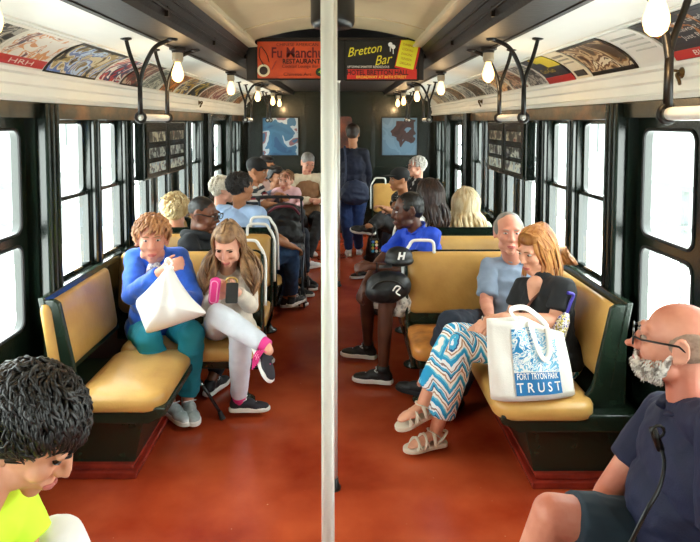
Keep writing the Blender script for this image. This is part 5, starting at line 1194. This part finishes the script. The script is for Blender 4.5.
# facing the camera, slightly turned and leaning back
o = P(533, 388, 2.76); o.z = .432
ex = (P(574, 383, 2.80)-P(492, 388, 2.74)); ex.z = 0; Wd = ex.length; ex.normalize(); eu = V((-.06, .10, 1)).normalized(); en = ex.cross(eu).normalized()
if en.y > 0: en = -en
Hb = .36
def TB(a, b, c_): return o + ex*(a*Wd/2) + eu*(b*Hb) + en*c_
pr = Prims()
bm = bmesh.new(); n_ = 17; mrow = 13; fr = []; bk = []
for j in range(mrow):
    b = j/(mrow-1); row = []; rw = []
    for i in range(n_):
        a = -1+2*i/(n_-1); wdt = (1-.13*b*(a > 0)-.02*b); bul = .055*math.sqrt(max(0, 1-a*a))*(1-.55*b) + .012 + .010*math.sin(a*7+b*5)*(b*.8+.2)
        sag = -.21*b**2*(a > -.1)*(a+.1) + (.012*math.cos(a*6)*b)
        row.append(bm.verts.new(TB(a*wdt, b+sag, bul))); rw.append(bm.verts.new(TB(a*wdt, b+sag, -bul)))
    fr.append(row); bk.append(rw)
for j in range(mrow-1):
    for i in range(n_-1):
        bm.faces.new((fr[j][i], fr[j][i+1], fr[j+1][i+1], fr[j+1][i])); bm.faces.new((bk[j][i+1], bk[j][i], bk[j+1][i], bk[j+1][i+1]))
    bm.faces.new((bk[j][0], fr[j][0], fr[j+1][0], bk[j+1][0])); bm.faces.new((fr[j][-1], bk[j][-1], bk[j+1][-1], fr[j+1][-1]))
for i in range(n_-1): bm.faces.new((fr[0][i+1], fr[0][i], bk[0][i], bk[0][i+1]))
FRONT = [[v.co.copy() for v in r_] for r_ in fr]
bmesh.ops.recalc_face_normals(bm, faces=bm.faces)
bb = obj('canvas_body', bm, CAN, t, smooth=True); bb.modifiers.new('s', 'SOLIDIFY').thickness = .003
def onbag(a, b, off=.004):          # a in -1..1 , b 0..1
    i = (a+1)/2*(n_-1); j = b*(mrow-1); i0 = min(int(i), n_-2); j0 = min(int(j), mrow-2); fi, fj = i-i0, j-j0
    p = FRONT[j0][i0].lerp(FRONT[j0][i0+1], fi).lerp(FRONT[j0+1][i0].lerp(FRONT[j0+1][i0+1], fi), fj); return p+en*off
def patch(a0, a1, b0, b1, m, off, name, nn=14):
    bm = bmesh.new(); g = [[bm.verts.new(onbag(a0+(a1-a0)*i/nn, b0+(b1-b0)*j/nn, off)) for i in range(nn+1)] for j in range(nn+1)]
    for j in range(nn):
        for i in range(nn): bm.faces.new((g[j][i], g[j][i+1], g[j+1][i+1], g[j+1][i]))
    obj(name, bm, m, bb, smooth=True)
BLUP = mat('print_blue', '1c6fa8', .7)
patch(-.52, .60, .07, .35, BLUP, .0045, 'blue_print_panel')
patch(-.52, .60, .36, .90, picture_mat('bag_picture', ['2a86bc', 'e6e9e6', '6fb2d2', 'e6e9e6', '2a86bc'], 22, 5, 1.5), .0045, 'blue_picture_print')
def btext(s_, ac, bc, size, wd, m):
    bm = text_bm(s_, size, 0, 0, wd, .0006); bmesh.ops.subdivide_edges(bm, edges=[e for e in bm.edges if e.calc_length() > .012], cuts=2)
    for v in bm.verts: v.co = onbag(ac+v.co.x/(Wd/2), bc+v.co.y/Hb, .0062)
    obj('lettering', bm, m, bb)
INKW = mat('print_white', 'eeede8', .7)
btext('FORT TRYON PARK', .04, .30, .040, .205, INKW); btext('T R U S T', .04, .16, .060, .215, INKW)
HND = mat('cream_canvas', 'e6e3da')
for off, lean in ((.012, .05), (-.02, -.02)):
    bm = bmesh.new()
    p1, p2 = onbag(-.30, .98, off), onbag(.36, .96, off)
    if off > 0: pts = [onbag(-.05, .98, .01), onbag(-.02, .86, .02), onbag(.06, .62, .022), onbag(.22, .52, .022), onbag(.36, .64, .02), onbag(.40, .90, .012), onbag(.38, 1.0, .008)]
    else: pts = [p1, p1+eu*.02+V((-.02, .03, .02)), (p1+p2)/2+eu*.03+V((0, .05, .03)), p2+eu*.01+V((.02, .03, .0)), p2]
    tube(bm, spline(pts, 6), .013, 8, flat=.25); obj('handle', bm, CAN, t, smooth=True)
# folded umbrella / bunch sticking out of the tote
t = thing('folded_umbrella', 'purple and yellow patterned folded umbrella sticking out behind the tote bag', 'umbrella', (1.1, 2.88, .5))
a_ = P(552, 345, 2.92); b_ = P(567, 313, 2.92); bm = bmesh.new()
tube(bm, [a_, a_.lerp(b_, .2), a_.lerp(b_, .8), b_], [.02, .045, .03, .012], 14); obj('canopy', bm, picture_mat('umb', ['4a3a98', 'e8e4e0', 'c9b84a', '2a2440', '8a7ac0'], 60, 3), t, smooth=True)
bm = bmesh.new(); tube(bm, spline([b_, b_+V((.015, 0, .05)), b_+V((.03, 0, .09)), b_+V((.0, 0, .10))], 4), .008, 8); obj('handle', bm, mat('umbrella_purple', '3a2f9a', .4), t, smooth=True)

# ---------------------------------------------------------------- bald bearded man, near right
NPOLO = mat('navy_polo', '0b1134', .8, var=.2, vscale=10, bump=.12, bscale=160)
J = mk(head=P(675, 343, 1.68), shR=P(664, 414, 1.86), shL=P(726, 432, 1.42), pel=(1.06, 1.60, .50), elR=P(608, 494, 1.82), haR=P(582, 556, 1.66), elL=(.92, 1.32, .62), haL=(.74, 1.40, .60),
       knR=P(552, 514, 1.66), knL=(.56, 1.40, .50), anR=(.55, 1.74, .20), anL=(.48, 1.38, .10), toR=(.42, 1.74, .12), toL=(.32, 1.36, .02))
r, c, R, A = person('bald man with white beard and glasses in navy polo, near the camera on the right', J, 'red', look=(-1, .50, .04), top='polo_shirt', topm=NPOLO, sleeve=.62, pants=mat('dark_teal_shorts', '1c2c38', .8), pleg=.86, w=1.15, d=1.15, belly=1.35, vox=.0048, hs=1.01, collar=NPOLO, brow='8a7e74',
    shoes=dict(m=SHOEB, s=SOLEW, l=WHITES), nose=1.1, wr=.006, glass=True, leg=1.0, arm=1.05,
    hands={'R': ((-.3, -.3, -.8), (-.8, 0, .3), .5), 'L': ((-.6, .3, -.5), (0, -.3, .8), .6)})
hs = 1.01; T = lambda x, y, z: c + R @ (V((x, y, z))*hs)
pr = Prims()
for k in (-1, 1):
    pr.C(T(k*.064, .010, -.020), T(k*.052, .030, -.070), .006*hs, .014*hs); pr.C(T(k*.052, .030, -.070), T(k*.02, .066, -.094), .016*hs, .019*hs)
pr.E(T(0, .068, -.096), V((.028, .026, .026))*hs, R); pr.C(T(-.016, .094, -.044), T(.016, .094, -.044), .006*hs, .006*hs)
BEARD = mat('white_beard', 'e2dcd4', .9, col2='8a7f76', vscale=60, thr=(.38, .55))
bd = solid('beard', pr, BEARD, r, vox=.0045, smooth=1, wr=.002, wscale=60)
rn = random.Random(9); bm = bmesh.new()
for i in range(900):
    a = rn.uniform(-1.45, 1.45); zz = rn.uniform(-1, .55); q = V((math.sin(a)*math.sqrt(1-zz*zz), math.cos(a)*math.sqrt(1-zz*zz), zz))
    if q.z > .05 and abs(a) < .45 and rn.random() < .9: continue
    if q.z > .15+abs(a)*.25: continue
    p = V((q.x*.063, .020+q.y*.076, -.062+q.z*.052)); d = (q*.5+V((0, .1, -.8))+V((rn.uniform(-.4, .4), rn.uniform(-.4, .4), 0))).normalized(); l = rn.uniform(.010, .018)*(1.3 if q.y > .6 else .8)
    tube(bm, [T(*p), T(*(p+d*l*.5+q*.003)), T(*(p+d*l))], [.0022, .0020, .0005], 5)
for i in range(90):
    k = rn.choice((-1, 1)); x_ = rn.uniform(.002, .028); p = V((k*x_, .099-x_*.35, -.042-x_*.25)); tube(bm, [T(*p), T(*(p+V((k*.004, .003, -.007)))), T(*(p+V((k*.006, .002, -.013))))], [.002, .0018, .0005], 5)
obj('whiskers', bm, BEARD, bd, smooth=True)
pr = Prims()
for k in (-1, 1): pr.E(T(k*.0625, -.030, .015), V((.016, .052, .045))*hs, R)
pr.E(T(0, -.082, .0), V((.060, .034, .050))*hs, R)
solid('hair', pr, mat('hair_grey_stubble', 'a58a78', .9, col2='8a7060', vscale=60), r, vox=.006, wr=.001)
bm = bmesh.new(); tube(bm, spline([P(657, 438, 1.50), P(664, 460, 1.47), P(660, 486, 1.44), P(646, 512, 1.42), P(628, 548, 1.42)], 6), [.0055]*25, 10, flat=.5); obj('neck_strap', bm, BLACK, r, smooth=True)
bm = bmesh.new(); q = P(657, 438, 1.49); tube(bm, [q+V((-.012, 0, .025)), q+V((.01, 0, -.03))], .010, 10); tube(bm, [q+V((.015*math.cos(a), -.005, .02+.015*math.sin(a))) for a in np.linspace(0, 2*PI, 11)[:-1]], .004, 6, closed=True); obj('clip', bm, IRON, r, smooth=True)

# ---------------------------------------------------------------- youth in neon shirt, near left
NEON = mat('neon_yellow_tshirt', 'd2f53a', .8, bump=.08, bscale=12)
J = mk(head=P(33, 434, 1.28), shR=(-.76, .98, .93), shL=(-.66, 1.30, .92), pel=(-.98, 1.12, .52), elR=(-.62, .98, .66), haR=(-.46, 1.10, .60), elL=P(38, 542, 1.28), haL=(-.40, 1.18, .60),
       knR=(-.52, 1.00, .54), knL=P(70, 562, 1.42), anR=(-.46, .98, .10), anL=(-.44, 1.42, .10), toR=(-.30, .98, .02), toL=(-.28, 1.42, .02))
J['shL'] = P(8, 508, 1.32); J['shR'] = V((J['shL'].x-.07, .96, J['shL'].z+.01)); J['knL'] = P(56, 548, 1.34); J['haL'] = V((-.62, 1.26, .50)); J['elL'] = P(30, 556, 1.30)
r, c, R, A = person('youth with black wavy hair in neon yellow shirt bowed over at the near left', J, 'fair', look=(.78, -.05, -.62), topm=NEON, sleeve=.70, pants=mat('white_shorts', 'e8e6e2', .8), pleg=1.3, vox=.006, hs=1.02, brow='1a120e', closed=True,
    shoes=dict(m=WHITES, s=SOLEW, l=WHITES), wr=.006, w=1.0, hands={'L': ((.6, -.2, -.6), (0, .3, .8), .5), 'R': ((.6, .2, -.4), (0, -.3, .8), .5)})
tufts(r, c, R, 1.03, m=mat('hair_black_waves', '0d0b0b', .36, col2='1e1a19', vscale=40, spec=.5, bump=.3, bscale=100), n=1500, L=.055, rad=.0048, lift=.013, rnd_=.55, vol=1.12, curl=.008, sweep=(.3, .6, -.5), hair_line=.36, seed=4)

# ---------------------------------------------------------------- stroller beside the striped polo man
t = thing('stroller', 'black folding stroller standing in the aisle beside the man in striped polo', 'stroller', (-.35, 5.95, 0))
SB_ = mat('stroller_black', '0f1012', .6)
pr = Prims(); q0 = P(283, 235, 5.7); pr.E(q0, V((.20, .16, .19))); pr.E(q0+V((.03, .02, -.14)), V((.17, .20, .14))); pr.E(P(285, 214, 5.75), V((.19, .15, .10)))
solid('hood_and_seat', pr, SB_, t, vox=.012, wr=.012)
TUBE = mat('stroller_grey_tube', '55606a', .35, metal=.6)
for sx in (-1, 1):
    x = q0.x + sx*.19
    bm = bmesh.new(); tube(bm, spline([(x, 5.45, 1.0), (x, 5.55, .85), (x, 5.75, .55), (x, 6.05, .12)], 5), .011, 8); obj('frame_tube', bm, TUBE, t, smooth=True)
    bm = bmesh.new(); tube(bm, [(x, 5.50, .12), (x, 5.85, .62)], .011, 8); obj('frame_tube', bm, TUBE, t, smooth=True)
    for yy in (5.50, 6.05):
        bm = bmesh.new()
        for dx in (-.022, .022): lathe(bm, [(.03, 0), (.075, .004), (.078, .012), (.075, .02), (.03, .024), (0, .024)], (x+dx-.012, yy, .078), axis=(1, 0, 0), n=20)
        wv = obj('wheel', bm, RUBBER, t, smooth=True)
        bm = bmesh.new(); lathe(bm, [(0, 0), (.035, .002), (.035, .006), (0, .008)], (x+.036, yy, .078), axis=(1, 0, 0), n=14); obj('hub', bm, mat('hub_pale', 'c4c8c8', .4), wv)
bm = bmesh.new(); tube(bm, spline([(q0.x-.19, 5.45, 1.0), (q0.x-.17, 5.40, 1.03), (q0.x+.17, 5.40, 1.03), (q0.x+.19, 5.45, 1.0)], 5), .015, 10); obj('push_handle', bm, SB_, t, smooth=True)
bm = bmesh.new(); tube(bm, spline([P(268, 213, 5.6), P(277, 207, 5.5), P(292, 207, 5.5), P(299, 214, 5.6)], 5), .012, 8); obj('bumper_bar', bm, mat('dark_red_trim', '6a1c2c', .6), t, smooth=True)
